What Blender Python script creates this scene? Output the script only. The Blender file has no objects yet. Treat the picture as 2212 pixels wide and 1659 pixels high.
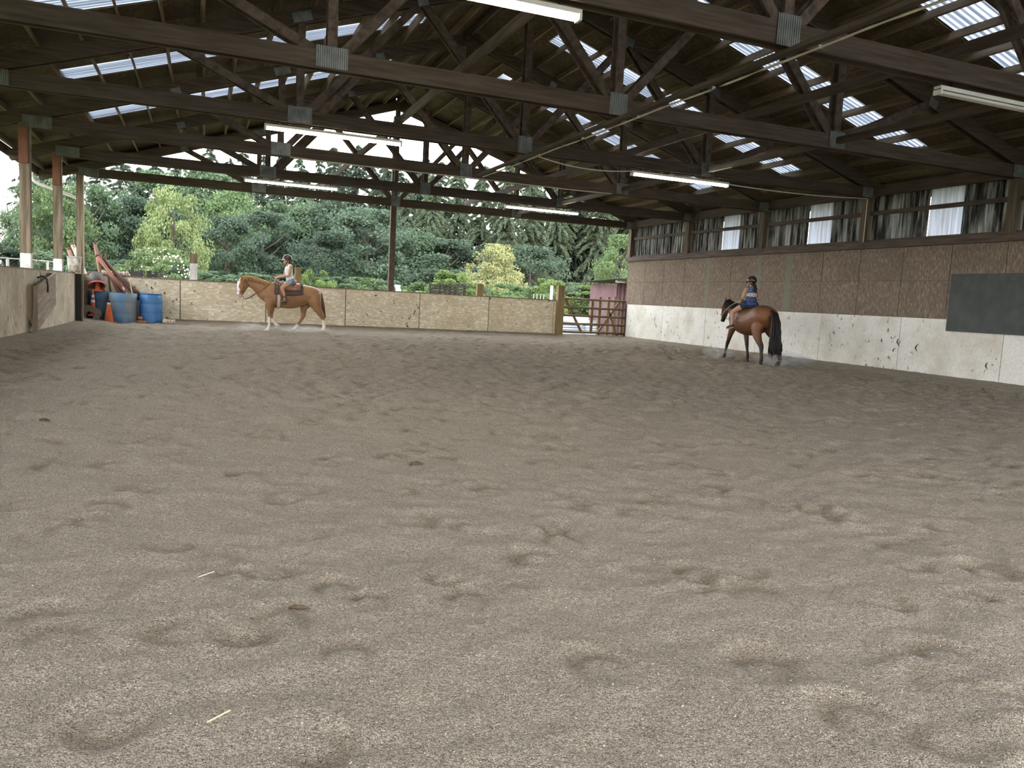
import bpy, bmesh, math, random
import numpy as np
from mathutils import Vector, Matrix

random.seed(7)
S = bpy.context.scene
C = S.collection

# ---------------------------------------------------------------- camera
cam_d = bpy.data.cameras.new('camera')
cam_d.sensor_fit = 'HORIZONTAL'
cam_d.sensor_width = 36.0
cam_d.lens = 36.0 * 1682.15 / 2212.0
cam_d.clip_start = 0.05
cam_d.clip_end = 600
cam = bpy.data.objects.new('camera', cam_d)
C.objects.link(cam)
YAW, PITCH, ROLL = 0.3798, -0.1060, 0.0538
_f = Vector((math.sin(YAW) * math.cos(PITCH), math.cos(YAW) * math.cos(PITCH), math.sin(PITCH)))
_r = Vector((math.cos(YAW), -math.sin(YAW), 0))
_u = _r.cross(_f)
_r2 = _r * math.cos(ROLL) + _u * math.sin(ROLL)
_u2 = -_r * math.sin(ROLL) + _u * math.cos(ROLL)
M = Matrix((( _r2.x, _u2.x, -_f.x, 0.0), (_r2.y, _u2.y, -_f.y, 0.0), (_r2.z, _u2.z, -_f.z, 1.1943), (0, 0, 0, 1)))
cam.matrix_world = M
S.camera = cam

# ---------------------------------------------------------------- sky and exposure
W = bpy.data.worlds.new('world')
S.world = W
W.use_nodes = True
wn, wl = W.node_tree.nodes, W.node_tree.links
wn.clear()
wo = wn.new('ShaderNodeOutputWorld')
wb = wn.new('ShaderNodeBackground')
wt = wn.new('ShaderNodeTexCoord')
ws = wn.new('ShaderNodeSeparateXYZ')
wr = wn.new('ShaderNodeValToRGB')
wr.color_ramp.elements[0].position = 0.0
wr.color_ramp.elements[0].color = (1.0, 0.97, 0.95, 1)
wr.color_ramp.elements[1].position = 0.9
wr.color_ramp.elements[1].color = (0.87, 0.935, 1.0, 1)
wl.new(wt.outputs['Generated'], ws.inputs[0])
wl.new(ws.outputs['Z'], wr.inputs['Fac'])
wl.new(wr.outputs['Color'], wb.inputs['Color'])
wb.inputs['Strength'].default_value = 3.0
wl.new(wb.outputs[0], wo.inputs['Surface'])

S.view_settings.view_transform = 'Standard'
S.view_settings.look = 'None'
S.view_settings.gamma = 1.0
S.view_settings.use_curve_mapping = False
S.view_settings.exposure = 1.10
S.cycles.use_denoising = True
S.cycles.use_adaptive_sampling = True
S.cycles.adaptive_threshold = 0.06
S.cycles.adaptive_min_samples = 12
S.cycles.max_bounces = 5
S.cycles.diffuse_bounces = 3
S.cycles.glossy_bounces = 2
S.cycles.transmission_bounces = 4
S.cycles.sample_clamp_indirect = 6.0
S.cycles.caustics_reflective = False
S.cycles.caustics_refractive = False

# ---------------------------------------------------------------- helpers
class MB:
    """collects simple shapes; build() links them as ONE mesh object"""
    def __init__(self):
        self.v = []; self.f = []
    def add(self, vs, fs):
        n = len(self.v)
        self.v += [tuple(map(float, p)) for p in vs]
        self.f += [tuple(i + n for i in q) for q in fs]
        return self
    def box(self, lo, hi):
        x0, y0, z0 = lo; x1, y1, z1 = hi
        return self.add([(x0,y0,z0),(x1,y0,z0),(x1,y1,z0),(x0,y1,z0),(x0,y0,z1),(x1,y0,z1),(x1,y1,z1),(x0,y1,z1)],
                        [(0,3,2,1),(4,5,6,7),(0,1,5,4),(1,2,6,5),(2,3,7,6),(3,0,4,7)])
    def beam(self, a, b, w, h, up=(0,0,1)):
        """square-sawn stick from a to b: w across, h along 'up'"""
        a = Vector(a); b = Vector(b); t = (b - a).normalized(); up = Vector(up)
        s = t.cross(up)
        if s.length < 1e-5: s = t.cross(Vector((1,0,0)))
        s.normalize(); u = s.cross(t).normalized()
        s = s * w / 2; u = u * h / 2
        vs = [a-s-u, a+s-u, a+s+u, a-s+u, b-s-u, b+s-u, b+s+u, b-s+u]
        return self.add(vs, [(0,1,2,3),(7,6,5,4),(0,4,5,1),(1,5,6,2),(2,6,7,3),(3,7,4,0)])
    def poly(self, pts, d):
        """flat outline extruded by vector d"""
        n = len(pts); d = Vector(d)
        vs = [Vector(p) for p in pts] + [Vector(p) + d for p in pts]
        fs = [tuple(range(n))[::-1], tuple(range(n, 2*n))] + [(i, (i+1) % n, n+(i+1) % n, n+i) for i in range(n)]
        return self.add(vs, fs)
    def tube(self, pts, rad, seg=10, ref=(0,1,0), cap=True):
        """loft along pts; rad = number or (side, other) per point"""
        P = [Vector(p) for p in pts]; n = len(P)
        base = len(self.v)
        if not isinstance(rad, (list, tuple)): rad = [rad] * n
        for i in range(n):
            t = (P[min(i+1, n-1)] - P[max(i-1, 0)])
            if t.length < 1e-9: t = Vector((0,0,1))
            t.normalize()
            r = Vector(ref); s = r - t * t.dot(r)
            if s.length < 1e-3:
                r = Vector((1,0,0)); s = r - t * t.dot(r)
            s.normalize(); o = t.cross(s)
            q = rad[i]; ra, rb = (q if isinstance(q, (list, tuple)) else (q, q))
            for k in range(seg):
                an = 2 * math.pi * k / seg
                p = P[i] + s * (ra * math.cos(an)) + o * (rb * math.sin(an))
                self.v.append((p.x, p.y, p.z))
        for i in range(n - 1):
            for k in range(seg):
                a = base + i*seg + k; b = base + i*seg + (k+1) % seg
                self.f.append((a, b, b+seg, a+seg))
        if cap:
            self.f.append(tuple(base + k for k in range(seg))[::-1])
            self.f.append(tuple(base + (n-1)*seg + k for k in range(seg)))
        return self
    def lathe(self, prof, seg=20, at=(0,0,0), axis='z', ring=False):
        """turned shape; ring=True closes the profile on itself instead of capping the ends"""
        if ring: prof = list(prof)+[prof[0]]
        base = len(self.v); n = len(prof)
        for r, z in prof:
            for k in range(seg):
                an = 2*math.pi*k/seg
                p = (r*math.cos(an), r*math.sin(an), z)
                if axis == 'x': p = (p[2], p[0], p[1])
                self.v.append((p[0]+at[0], p[1]+at[1], p[2]+at[2]))
        for i in range(n-1):
            for k in range(seg):
                a = base+i*seg+k; b = base+i*seg+(k+1) % seg
                self.f.append((a, b, b+seg, a+seg))
        if not ring:
            self.f.append(tuple(base+k for k in range(seg))[::-1])
            self.f.append(tuple(base+(n-1)*seg+k for k in range(seg)))
        return self
    def ball(self, c, r, seg=12, rings=8):
        rx, ry, rz = r if isinstance(r, (list, tuple)) else (r, r, r)
        base = len(self.v)
        for i in range(1, rings):
            th = math.pi*i/rings
            for k in range(seg):
                an = 2*math.pi*k/seg
                self.v.append((c[0]+rx*math.sin(th)*math.cos(an), c[1]+ry*math.sin(th)*math.sin(an), c[2]+rz*math.cos(th)))
        t = len(self.v); self.v.append((c[0], c[1], c[2]+rz)); self.v.append((c[0], c[1], c[2]-rz))
        for i in range(rings-2):
            for k in range(seg):
                a = base+i*seg+k; b = base+i*seg+(k+1) % seg
                self.f.append((a, a+seg, b+seg, b))
        for k in range(seg):
            self.f.append((t, base+k, base+(k+1) % seg))
            q = base+(rings-2)*seg
            self.f.append((t+1, q+(k+1) % seg, q+k))
        return self
    def mesh(self, name, smooth=False):
        me = bpy.data.meshes.new(name)
        me.from_pydata(self.v, [], self.f); me.update()
        if smooth: me.polygons.foreach_set('use_smooth', [True]*len(me.polygons))
        return me
    def build(self, name, mat, parent=None, smooth=False, loc=None):
        return link(name, self.mesh(name, smooth), mat, parent, loc)

def link(name, me, mat=None, parent=None, loc=None, rotz=0):
    if mat is not None and len(me.materials) == 0: me.materials.append(mat)
    o = bpy.data.objects.new(name, me); C.objects.link(o)
    if parent is not None: o.parent = parent
    if loc is not None: o.location = loc
    if rotz: o.rotation_euler = (0, 0, rotz)
    return o

def tag(o, label=None, cat=None, group=None, kind=None):
    if label: o['label'] = label
    if cat: o['category'] = cat
    if group: o['group'] = group
    if kind: o['kind'] = kind
    return o

def empty(name, loc=(0,0,0), rotz=0, label=None, cat=None, group=None, kind=None):
    o = bpy.data.objects.new(name, None); C.objects.link(o)
    o.empty_display_size = 0.2
    o.location = loc; o.rotation_euler = (0,0,rotz)
    return tag(o, label, cat, group, kind)

def dup(root, loc=None, rotz=None, label=None):
    r = root.copy(); C.objects.link(r)
    if loc is not None: r.location = loc
    if rotz is not None: r.rotation_euler = (0,0,rotz)
    if label: r['label'] = label
    for ch in list(root.children):
        c = ch.copy(); C.objects.link(c); c.parent = r
        for g in list(ch.children):
            d = g.copy(); C.objects.link(d); d.parent = c
    return r

# ---------------------------------------------------------------- materials
def lerp_node(nt, fac, a, b):
    m = nt.nodes.new('ShaderNodeMix'); m.data_type = 'RGBA'
    for sock, val in ((m.inputs[0], fac), (m.inputs[6], a), (m.inputs[7], b)):
        if isinstance(val, (tuple, list)): sock.default_value = tuple(val) + ((1,) if len(val) == 3 else ())
        elif isinstance(val, (int, float)): sock.default_value = val
        else: nt.links.new(val, sock)
    return m.outputs[2]

def coords(nt, scale=(1,1,1), rnd=True):
    tc = nt.nodes.new('ShaderNodeTexCoord'); mp = nt.nodes.new('ShaderNodeMapping')
    mp.inputs['Scale'].default_value = scale
    nt.links.new(tc.outputs['Object'], mp.inputs['Vector'])
    if rnd:
        oi = nt.nodes.new('ShaderNodeObjectInfo'); ml = nt.nodes.new('ShaderNodeMath'); ml.operation = 'MULTIPLY'
        ml.inputs[1].default_value = 37.0
        nt.links.new(oi.outputs['Random'], ml.inputs[0])
        nt.links.new(ml.outputs[0], mp.inputs['Location'])
    return mp.outputs[0]

def noise(nt, vec, scale, detail=4, rough=0.55, lo=0.35, hi=0.65):
    n = nt.nodes.new('ShaderNodeTexNoise'); n.inputs['Scale'].default_value = scale
    n.inputs['Detail'].default_value = detail; n.inputs['Roughness'].default_value = rough
    nt.links.new(vec, n.inputs['Vector'])
    mr = nt.nodes.new('ShaderNodeMapRange'); mr.inputs[1].default_value = lo; mr.inputs[2].default_value = hi
    nt.links.new(n.outputs['Fac'], mr.inputs[0])
    return mr.outputs[0]

def new_mat(name):
    m = bpy.data.materials.new(name); m.use_nodes = True
    nt = m.node_tree
    return m, nt, nt.nodes['Principled BSDF']

def mk(name, c1, c2=None, scale=(4,4,4), ns=1.0, rough=0.8, bump=0.0, spec=0.25, metallic=0.0, rnd=True, detail=4, var=0.0):
    m, nt, b = new_mat(name)
    b.inputs['Roughness'].default_value = rough
    b.inputs['Specular IOR Level'].default_value = spec
    b.inputs['Metallic'].default_value = metallic
    if c2 is None:
        b.inputs['Base Color'].default_value = tuple(c1) + (1,)
    else:
        v = coords(nt, scale, rnd)
        n = noise(nt, v, ns, detail)
        col = lerp_node(nt, n, c1, c2)
        if var:
            oi = nt.nodes.new('ShaderNodeObjectInfo'); hs = nt.nodes.new('ShaderNodeHueSaturation')
            mr = nt.nodes.new('ShaderNodeMapRange'); mr.inputs[3].default_value = 1-var; mr.inputs[4].default_value = 1+var
            nt.links.new(oi.outputs['Random'], mr.inputs[0]); nt.links.new(mr.outputs[0], hs.inputs['Value'])
            nt.links.new(col, hs.inputs['Color']); col = hs.outputs[0]
        nt.links.new(col, b.inputs['Base Color'])
        if bump:
            bp = nt.nodes.new('ShaderNodeBump'); bp.inputs['Strength'].default_value = bump; bp.inputs['Distance'].default_value = 0.01
            nt.links.new(n, bp.inputs['Height']); nt.links.new(bp.outputs[0], b.inputs['Normal'])
    return m

def mk_osb(name, base, flake, dirt, dirt_amt=0.5, stretch=(30,30,9), spots=0.0, low_dirt=0.0):
    """strand board: lighter flakes on a base, soft stains, hoof scuffs as dark spots"""
    m, nt, b = new_mat(name)
    b.inputs['Roughness'].default_value = 0.85; b.inputs['Specular IOR Level'].default_value = 0.15
    v = coords(nt, stretch); v1 = coords(nt, (1,1,1))
    fl = noise(nt, v, 1.0, 3, 0.7, 0.48, 0.66)
    col = lerp_node(nt, fl, base, flake)
    st = noise(nt, v1, 1.3, 5, 0.6, 0.42, 0.72)
    ml = nt.nodes.new('ShaderNodeMath'); ml.operation = 'MULTIPLY'; ml.inputs[1].default_value = dirt_amt
    nt.links.new(st, ml.inputs[0])
    col = lerp_node(nt, ml.outputs[0], col, dirt)
    if spots:
        vs = coords(nt, (1.0,1.0,0.6))
        sp = noise(nt, vs, 11.0, 2, 0.5, 0.64, 0.72)
        mk_ = noise(nt, v1, 0.9, 2, 0.5, 0.40, 0.60)
        mm = nt.nodes.new('ShaderNodeMath'); mm.operation = 'MULTIPLY'
        nt.links.new(sp, mm.inputs[0]); nt.links.new(mk_, mm.inputs[1])
        m2 = nt.nodes.new('ShaderNodeMath'); m2.operation = 'MULTIPLY'; m2.inputs[1].default_value = spots
        nt.links.new(mm.outputs[0], m2.inputs[0])
        col = lerp_node(nt, m2.outputs[0], col, (0.055, 0.035, 0.018))
    nt.links.new(col, b.inputs['Base Color'])
    bp = nt.nodes.new('ShaderNodeBump'); bp.inputs['Strength'].default_value = 0.25; bp.inputs['Distance'].default_value = 0.004
    nt.links.new(fl, bp.inputs['Height']); nt.links.new(bp.outputs[0], b.inputs['Normal'])
    return m

def mk_translucent(name, c, dirt, amt, tr=0.75, scale=(1.2, 9, 9), lo=0.45, hi=0.75, rib=0.0):
    m, nt, b = new_mat(name)
    out = nt.nodes['Material Output']
    v = coords(nt, scale)
    n = noise(nt, v, 1.0, 4, 0.6, lo, hi)
    ml = nt.nodes.new('ShaderNodeMath'); ml.operation = 'MULTIPLY'; ml.inputs[1].default_value = amt
    nt.links.new(n, ml.inputs[0])
    col = lerp_node(nt, ml.outputs[0], c, dirt)
    if rib:
        wv = nt.nodes.new('ShaderNodeTexWave'); wv.wave_type = 'BANDS'; wv.bands_direction = 'Y'; wv.inputs['Scale'].default_value = 0.314/rib; wv.inputs['Distortion'].default_value = 0.6; wv.inputs['Detail'].default_value = 1.0
        nt.links.new(coords(nt, (0.3, 1, 1), False), wv.inputs['Vector'])
        mr = nt.nodes.new('ShaderNodeMapRange'); mr.inputs[1].default_value = 0.62; mr.inputs[2].default_value = 0.95; mr.inputs[4].default_value = 0.75
        nt.links.new(wv.outputs['Fac'], mr.inputs[0]); col = lerp_node(nt, mr.outputs[0], col, dirt)  # darker bands painted across y so that the ribs show
    nt.links.new(col, b.inputs['Base Color']); b.inputs['Roughness'].default_value = 0.5
    t = nt.nodes.new('ShaderNodeBsdfTranslucent'); nt.links.new(col, t.inputs['Color'])
    mx = nt.nodes.new('ShaderNodeMixShader'); mx.inputs[0].default_value = tr
    nt.links.new(b.outputs[0], mx.inputs[1]); nt.links.new(t.outputs[0], mx.inputs[2])
    nt.links.new(mx.outputs[0], out.inputs['Surface'])
    return m

def mk_emit(name, c, s):
    m, nt, b = new_mat(name)
    b.inputs['Base Color'].default_value = (0.8,0.8,0.8,1)
    b.inputs['Emission Color'].default_value = tuple(c) + (1,)
    b.inputs['Emission Strength'].default_value = s
    return m

TIMBER = (0.054, 0.040, 0.031); TIMBER2 = (0.105, 0.080, 0.064)
m_beam_x = mk('dark stained timber along the span', TIMBER, TIMBER2, (1.5, 22, 22), 1.0, 0.75, 0.2, var=0.12)
m_beam_y = mk('dark stained timber along the hall', TIMBER, TIMBER2, (22, 1.5, 22), 1.0, 0.75, 0.2, var=0.15)
m_web = mk('dark stained web timber', TIMBER, (0.125,0.094,0.073), (9, 9, 9), 1.0, 0.75, 0.15, var=0.15)
m_post = mk('weathered grey brown post', (0.13,0.10,0.068), (0.26,0.21,0.15), (16, 16, 1.2), 1.0, 0.8, 0.3, var=0.1)
m_postdark = mk('dark weathered post', (0.075,0.058,0.040), (0.15,0.12,0.088), (16, 16, 1.2), 1.0, 0.8, 0.3, var=0.1)
m_spacer = mk('rusty red brown block', (0.17,0.072,0.042), (0.22,0.10,0.06), (14,14,2), 1.0, 0.75, 0.1)
m_whitepaint = mk('chipped white paint', (0.72,0.75,0.80), (0.52,0.50,0.45), (6,6,3), 1.2, 0.6)
m_deck = mk_osb('dark aged roof board', (0.084,0.065,0.043), (0.15,0.12,0.083), (0.055,0.041,0.028), 0.8, (12,12,12))
m_purlin = mk('sawn purlin', (0.12,0.085,0.055), (0.20,0.15,0.105), (14, 1.2, 14), 1.0, 0.8, 0.2, var=0.2)
m_plate = mk('galvanised corrugated plate', (0.20,0.215,0.22), (0.32,0.335,0.345), (3,3,3), 2.0, 0.5, 0.0, 0.4, 0.3)
m_skylight = mk_translucent('corrugated skylight', (0.67,0.70,0.745), (0.22,0.24,0.275), 0.9, 0.85, (0.2, 11, 1), 0.40, 0.66, 0.115)
m_siding = mk_translucent('dirty corrugated siding', (0.42,0.43,0.42), (0.020,0.016,0.012), 1.0, 0.5, (1, 11, 0.9), 0.36, 0.58)
m_siding_clear = mk_translucent('milky corrugated siding', (0.66,0.70,0.78), (0.36,0.32,0.29), 0.55, 0.8, (1, 16, 0.7), 0.42, 0.7)
m_brown_osb = mk_osb('brown strand board', (0.158,0.124,0.096), (0.33,0.272,0.215), (0.122,0.097,0.075), 0.5, (40,40,9.5))
m_white_osb = mk_osb('white painted board', (0.70,0.70,0.66), (0.82,0.82,0.79), (0.46,0.41,0.31), 0.7, (20,20,20), 1.0)
m_cream_osb = mk_osb('cream painted strand board', (0.58,0.51,0.385), (0.86,0.81,0.69), (0.38,0.30,0.19), 0.55, (7,7,20), 1.0)
m_left_osb = mk_osb('grey cream strand board', (0.44,0.39,0.30), (0.66,0.60,0.49), (0.24,0.18,0.11), 0.6, (22,22,6), 1.0)
m_rubber = mk('dark grey rubber mat', (0.055,0.062,0.060), (0.076,0.084,0.082), (3,3,3), 1.5, 0.7, 0.05)
m_white_metal = mk('white enamelled metal', (0.70,0.70,0.68), (0.60,0.60,0.56), (3,3,3), 1.0, 0.45)
m_tube = mk_emit('lit fluorescent tube', (1.0, 0.93, 0.70), 28.0)
m_tube_off = mk('unlit fluorescent tube', (0.62,0.63,0.62), None, rough=0.25)
m_conduit = mk('off white plastic conduit', (0.62,0.57,0.50), (0.50,0.45,0.39), (2,2,2), 2.0, 0.5)
m_black = mk('black', (0.015,0.015,0.016), None, rough=0.4)
m_gate = mk('olive brown gate rail', (0.15,0.105,0.06), (0.21,0.155,0.095), (2,2,8), 2.0, 0.7, 0.1, var=0.1)
m_gatepost = mk('ochre treated post', (0.19,0.135,0.066), (0.27,0.20,0.105), (16,16,1.5), 1.0, 0.8, 0.2)
# ================================================================ the building
Y0, BAY = 25.3184, 3.6644
TY = [Y0 - BAY*i for i in range(9)]
XC, XLH, XRH = 5.72, -3.10, 14.54
ZCH = 4.167; CH = 0.235
SL = 0.326; ZU = 7.09                # underside of the top chords: z = ZU - SL*|x-XC|
ZD = ZU + 0.245 + 0.147              # underside of the roof boards
zu = lambda x: ZU - SL*abs(x-XC)
zd = lambda x: ZD - SL*abs(x-XC)
YNEAR, YEND = -3.0, 25.62  # YNEAR: unseen building end behind the camera, placed to set near sand's brightness
XLW, XRW, YFW = -3.0, 14.46, 25.30   # inner faces of left, right and far walls

# ---- floor: harrowed sand with hoof prints, banked up against the walls
def lattice(seed):
    return np.random.default_rng(seed).random((256, 256))
def vnoise(x, y, sc, seed):
    L = lattice(seed); x = x*sc; y = y*sc
    xi = np.floor(x).astype(int); yi = np.floor(y).astype(int)
    fx = x-xi; fy = y-yi; fx = fx*fx*(3-2*fx); fy = fy*fy*(3-2*fy)
    a = L[xi & 255, yi & 255]; b = L[(xi+1) & 255, yi & 255]; c = L[xi & 255, (yi+1) & 255]; d = L[(xi+1) & 255, (yi+1) & 255]
    return (a*(1-fx)+b*fx)*(1-fy) + (c*(1-fx)+d*fx)*fy - 0.5
_rs = np.random.default_rng(11)
PRINTS = []
for _ in range(1700):
    yy = 26*_rs.random()**1.15 - 0.8; xx = -3 + 17.4*_rs.random()
    PRINTS.append((xx, yy, _rs.random()*6.28, 0.055+0.045*_rs.random(), 0.009+0.014*_rs.random()))
PRINTS += [(0.27, 2.79, 1.2, 0.085, 0.017), (0.45, 2.46, 1.4, 0.075, 0.017), (-0.21, 2.28, -1.9, 0.085, 0.017), (1.69, 4.53, 1.5, 0.090, 0.017), (1.83, 2.05, 1.3, 0.090, 0.017), (0.28, 2.00, -1.0, 0.070, 0.017), (1.25, 2.18, 1.8, 0.080, 0.017), (-0.44, 2.82, 1.6, 0.080, 0.017), (1.71, 3.48, 1.4, 0.080, 0.017), (0.51, 3.06, 1.7, 0.070, 0.017), (0.28, 3.33, -0.4, 0.070, 0.017), (0.62, 2.91, 1.5, 0.060, 0.017), (1.00, 2.86, 1.3, 0.070, 0.017), (1.85, 1.65, 1.6, 0.090, 0.017), (3.50, 2.99, 1.5, 0.090, 0.017), (-0.47, 4.50, 1.4, 0.090, 0.017), (0.43, 6.56, 1.5, 0.090, 0.017), (-0.35, 6.32, 1.5, 0.090, 0.017), (1.32, 5.62, 1.5, 0.100, 0.017), (2.40, 5.24, 1.5, 0.100, 0.017), (2.60, 4.01, 1.4, 0.090, 0.017), (2.56, 8.47, 1.5, 0.100, 0.017), (2.21, 2.57, 1.4, 0.100, 0.017), (2.52, 1.91, 1.5, 0.090, 0.017), (-0.52, 3.05, 1.5, 0.070, 0.017), (0.12, 3.28, 1.2, 0.070, 0.017)]
def sand_height(x, y, want_damp=False):
    damp = np.zeros_like(x, dtype=float)
    wx = vnoise(x, y, 0.9, 21)*0.9; wy = vnoise(x, y, 0.9, 22)*0.9
    h = 0.034*vnoise(x+wx, y*1.15+wy, 1.9, 1) + 0.042*vnoise(x+wx, y*1.3+wy, 4.1, 2) + 0.026*vnoise(x+wx, y*1.3, 8.0, 3) + 0.008*vnoise(x, y, 19.0, 4) + 0.004*vnoise(x, y, 41.0, 5)
    far = np.clip((y-3)/7, 0, 1)
    dw = np.minimum(np.minimum(x-XLW, XRW-x), YFW-y)
    h = h*(0.48+0.39*far) + far*(0.046*vnoise(x+wx*0.3, y*1.2, 6.0, 31)+0.040*vnoise(x, y*1.1, 9.5, 32)) + 0.013*np.clip(y/4, 0.15, 1)*vnoise(x, y, 13.0, 33)
    h = h*np.clip(0.15+dw/0.9, 0.15, 1)
    for (px, py, a, r, dp) in PRINTS:
        m = (np.abs(x-px) < 0.35) & (np.abs(y-py) < 0.35)
        if not m.any(): continue
        dx = x[m]-px; dy = y[m]-py
        u = dx*math.cos(a)+dy*math.sin(a); v = -dx*math.sin(a)+dy*math.cos(a)
        rr = np.sqrt((u/1.35)**2+v**2)/r
        ring = np.exp(-((rr-1.0)/0.42)**2)*np.clip(0.5+u/r*0.6, 0, 1)
        h[m] += -dp*ring + 0.45*dp*np.exp(-((rr-1.75)/0.35)**2)
        damp[m] = np.maximum(damp[m], np.clip(1.5*ring-0.25, 0, 1)*np.clip(dp/0.016, 0, 1))
    d = np.minimum(np.minimum(x-XLW, XRW-x), YFW-y)
    h += 0.125*np.clip(1-d/1.15, 0, 1)**1.5
    h += 0.10*np.clip(1-(x-XLW)/1.1, 0, 1)**2*np.clip((20-y)/10, 0, 1)
    return (h, damp) if want_damp else h
def sand_grid(x0, x1, y0, y1, st):
    nx = int((x1-x0)/st)+1; ny = int((y1-y0)/st)+1
    X, Y = np.meshgrid(np.linspace(x0, x1, nx), np.linspace(y0, y1, ny))
    Z, D = sand_height(X, Y, True)
    v = np.stack([X, Y, Z], -1).reshape(-1, 3)
    i = np.arange(nx*ny).reshape(ny, nx)
    f = np.stack([i[:-1,:-1], i[:-1,1:], i[1:,1:], i[1:,:-1]], -1).reshape(-1, 4)
    return v, f, D.ravel()
vs, fs, ds, n = [], [], [], 0
for a in ((XLW-0.05, 9.5, -0.6, 4.87, 0.026), (XLW-0.05, 9.5, YNEAR-1.2, -0.5, 0.12), (9.4, XRW+0.05, YNEAR-1.2, 4.87, 0.12), (XLW-0.05, XRW+0.05, 4.8, 10.6, 0.032), (XLW-0.05, XRW+0.05, 10.5, 25.45, 0.05)):
    v, f, D = sand_grid(*a); vs.append(v); fs.append(f+n); ds.append(D); n += len(v)
me = bpy.data.meshes.new('floor'); me.from_pydata(np.concatenate(vs).tolist(), [], np.concatenate(fs).tolist()); me.update()
me.polygons.foreach_set('use_smooth', [True]*len(me.polygons))
me.attributes.new('damp', 'FLOAT', 'POINT').data.foreach_set('value', np.concatenate(ds).astype(np.float32))

def mk_sand():
    m, nt, b = new_mat('arena sand')
    b.inputs['Roughness'].default_value = 0.95; b.inputs['Specular IOR Level'].default_value = 0.1
    v = coords(nt, (1,1,1), False)
    big = noise(nt, v, 0.8, 5, 0.6, 0.35, 0.65)
    col = lerp_node(nt, big, (0.335,0.280,0.212), (0.405,0.345,0.268))
    mid = noise(nt, v, 9.0, 5, 0.65, 0.40, 0.62)
    col = lerp_node(nt, mid, col, (0.388,0.334,0.263))
    cl = noise(nt, v, 38.0, 3, 0.75, 0.52, 0.66)
    def times(sock, k):
        q = nt.nodes.new('ShaderNodeMath'); q.operation = 'MULTIPLY'; q.inputs[1].default_value = k; nt.links.new(sock, q.inputs[0]); return q.outputs[0]
    col = lerp_node(nt, times(cl, 0.40), col, (0.155,0.130,0.100))
    # single grains: every cell has its own tone, dark in the gaps
    vo = nt.nodes.new('ShaderNodeTexVoronoi'); vo.inputs['Scale'].default_value = 205.0; nt.links.new(v, vo.inputs['Vector'])
    sp = nt.nodes.new('ShaderNodeSeparateColor'); nt.links.new(vo.outputs['Color'], sp.inputs[0])
    rp_ = nt.nodes.new('ShaderNodeValToRGB'); cr = rp_.color_ramp; cr.elements[0].position = 0.0; cr.elements[0].color = (0.10,0.085,0.068,1); cr.elements[1].position = 1.0; cr.elements[1].color = (0.74,0.68,0.58,1)
    for ps, cc in ((0.25, (0.25,0.215,0.17,1)), (0.62, (0.41,0.36,0.295,1)), (0.90, (0.52,0.47,0.395,1))):
        q = cr.elements.new(ps); q.color = cc
    nt.links.new(sp.outputs[0], rp_.inputs['Fac'])
    gm = noise(nt, v, 16.0, 3, 0.6, 0.36, 0.62)
    col = lerp_node(nt, times(gm, 0.30), lerp_node(nt, 0.42, col, rp_.outputs['Color']), rp_.outputs['Color'])
    g2 = nt.nodes.new('ShaderNodeMapRange'); g2.inputs[1].default_value = 0.35; g2.inputs[2].default_value = 0.75; nt.links.new(vo.outputs['Distance'], g2.inputs[0])
    col = lerp_node(nt, times(g2.outputs[0], 0.36), col, (0.10,0.085,0.068))
    gr = nt.nodes.new('ShaderNodeMath'); gr.operation = 'SUBTRACT'; gr.inputs[0].default_value = 1.0; nt.links.new(g2.outputs[0], gr.inputs[1]); gr = gr.outputs[0]
    at = nt.nodes.new('ShaderNodeAttribute'); at.attribute_name = 'damp'
    col = lerp_node(nt, times(at.outputs['Fac'], 0.6), col, (0.205,0.165,0.118))
    nt.links.new(col, b.inputs['Base Color'])
    bp = nt.nodes.new('ShaderNodeBump'); bp.inputs['Strength'].default_value = 0.7; bp.inputs['Distance'].default_value = 0.006
    nt.links.new(gr, bp.inputs['Height'])
    b2 = nt.nodes.new('ShaderNodeBump'); b2.inputs['Strength'].default_value = 0.8; b2.inputs['Distance'].default_value = 0.014
    nt.links.new(noise(nt, v, 34.0, 4, 0.7, 0.25, 0.75), b2.inputs['Height']); nt.links.new(bp.outputs[0], b2.inputs['Normal'])
    nt.links.new(b2.outputs[0], b.inputs['Normal'])
    return m
m_sand = mk_sand()
floor = link('floor', me, m_sand)
tag(floor, 'grey tan harrowed sand floor pocked with hoof prints', 'floor', kind='structure')

# ---- trusses: each a pair of plies bolted either side of the posts
PL = 0.04; GAP = 0.155
P1X, P2X, P3X = 1.508, XC, 9.93
def corr_plate(cx, cz, w, h, y, vertical=True, pitch=0.028, amp=0.010):
    """small corrugated plate in the xz plane, ribs upright, a little thickness"""
    n = max(8, int(w/pitch*4)); mb = MB(); vs = []
    for i in range(n+1):
        x = cx-w/2+w*i/n; d = amp*(1 if (i//2) % 2 else -1)
        for (zz, yy) in ((cz-h/2, y+d), (cz+h/2, y+d), (cz+h/2, y+d+0.004), (cz-h/2, y+d+0.004)):
            vs.append((x, yy, zz))
    fs = []
    for i in range(n):
        for k in range(4):
            a = i*4+k; b = i*4+(k+1) % 4
            fs.append((a, b, b+4, a+4))
    fs += [(3,2,1,0), (n*4, n*4+1, n*4+2, n*4+3)]
    return mb.add(vs, fs)
def rot_about(mb, cx, cz, ang):
    c, s = math.cos(ang), math.sin(ang)
    mb.v = [(cx+(x-cx)*c-(z-cz)*s, y, cz+(x-cx)*s+(z-cz)*c) for x, y, z in mb.v]
    return mb

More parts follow.
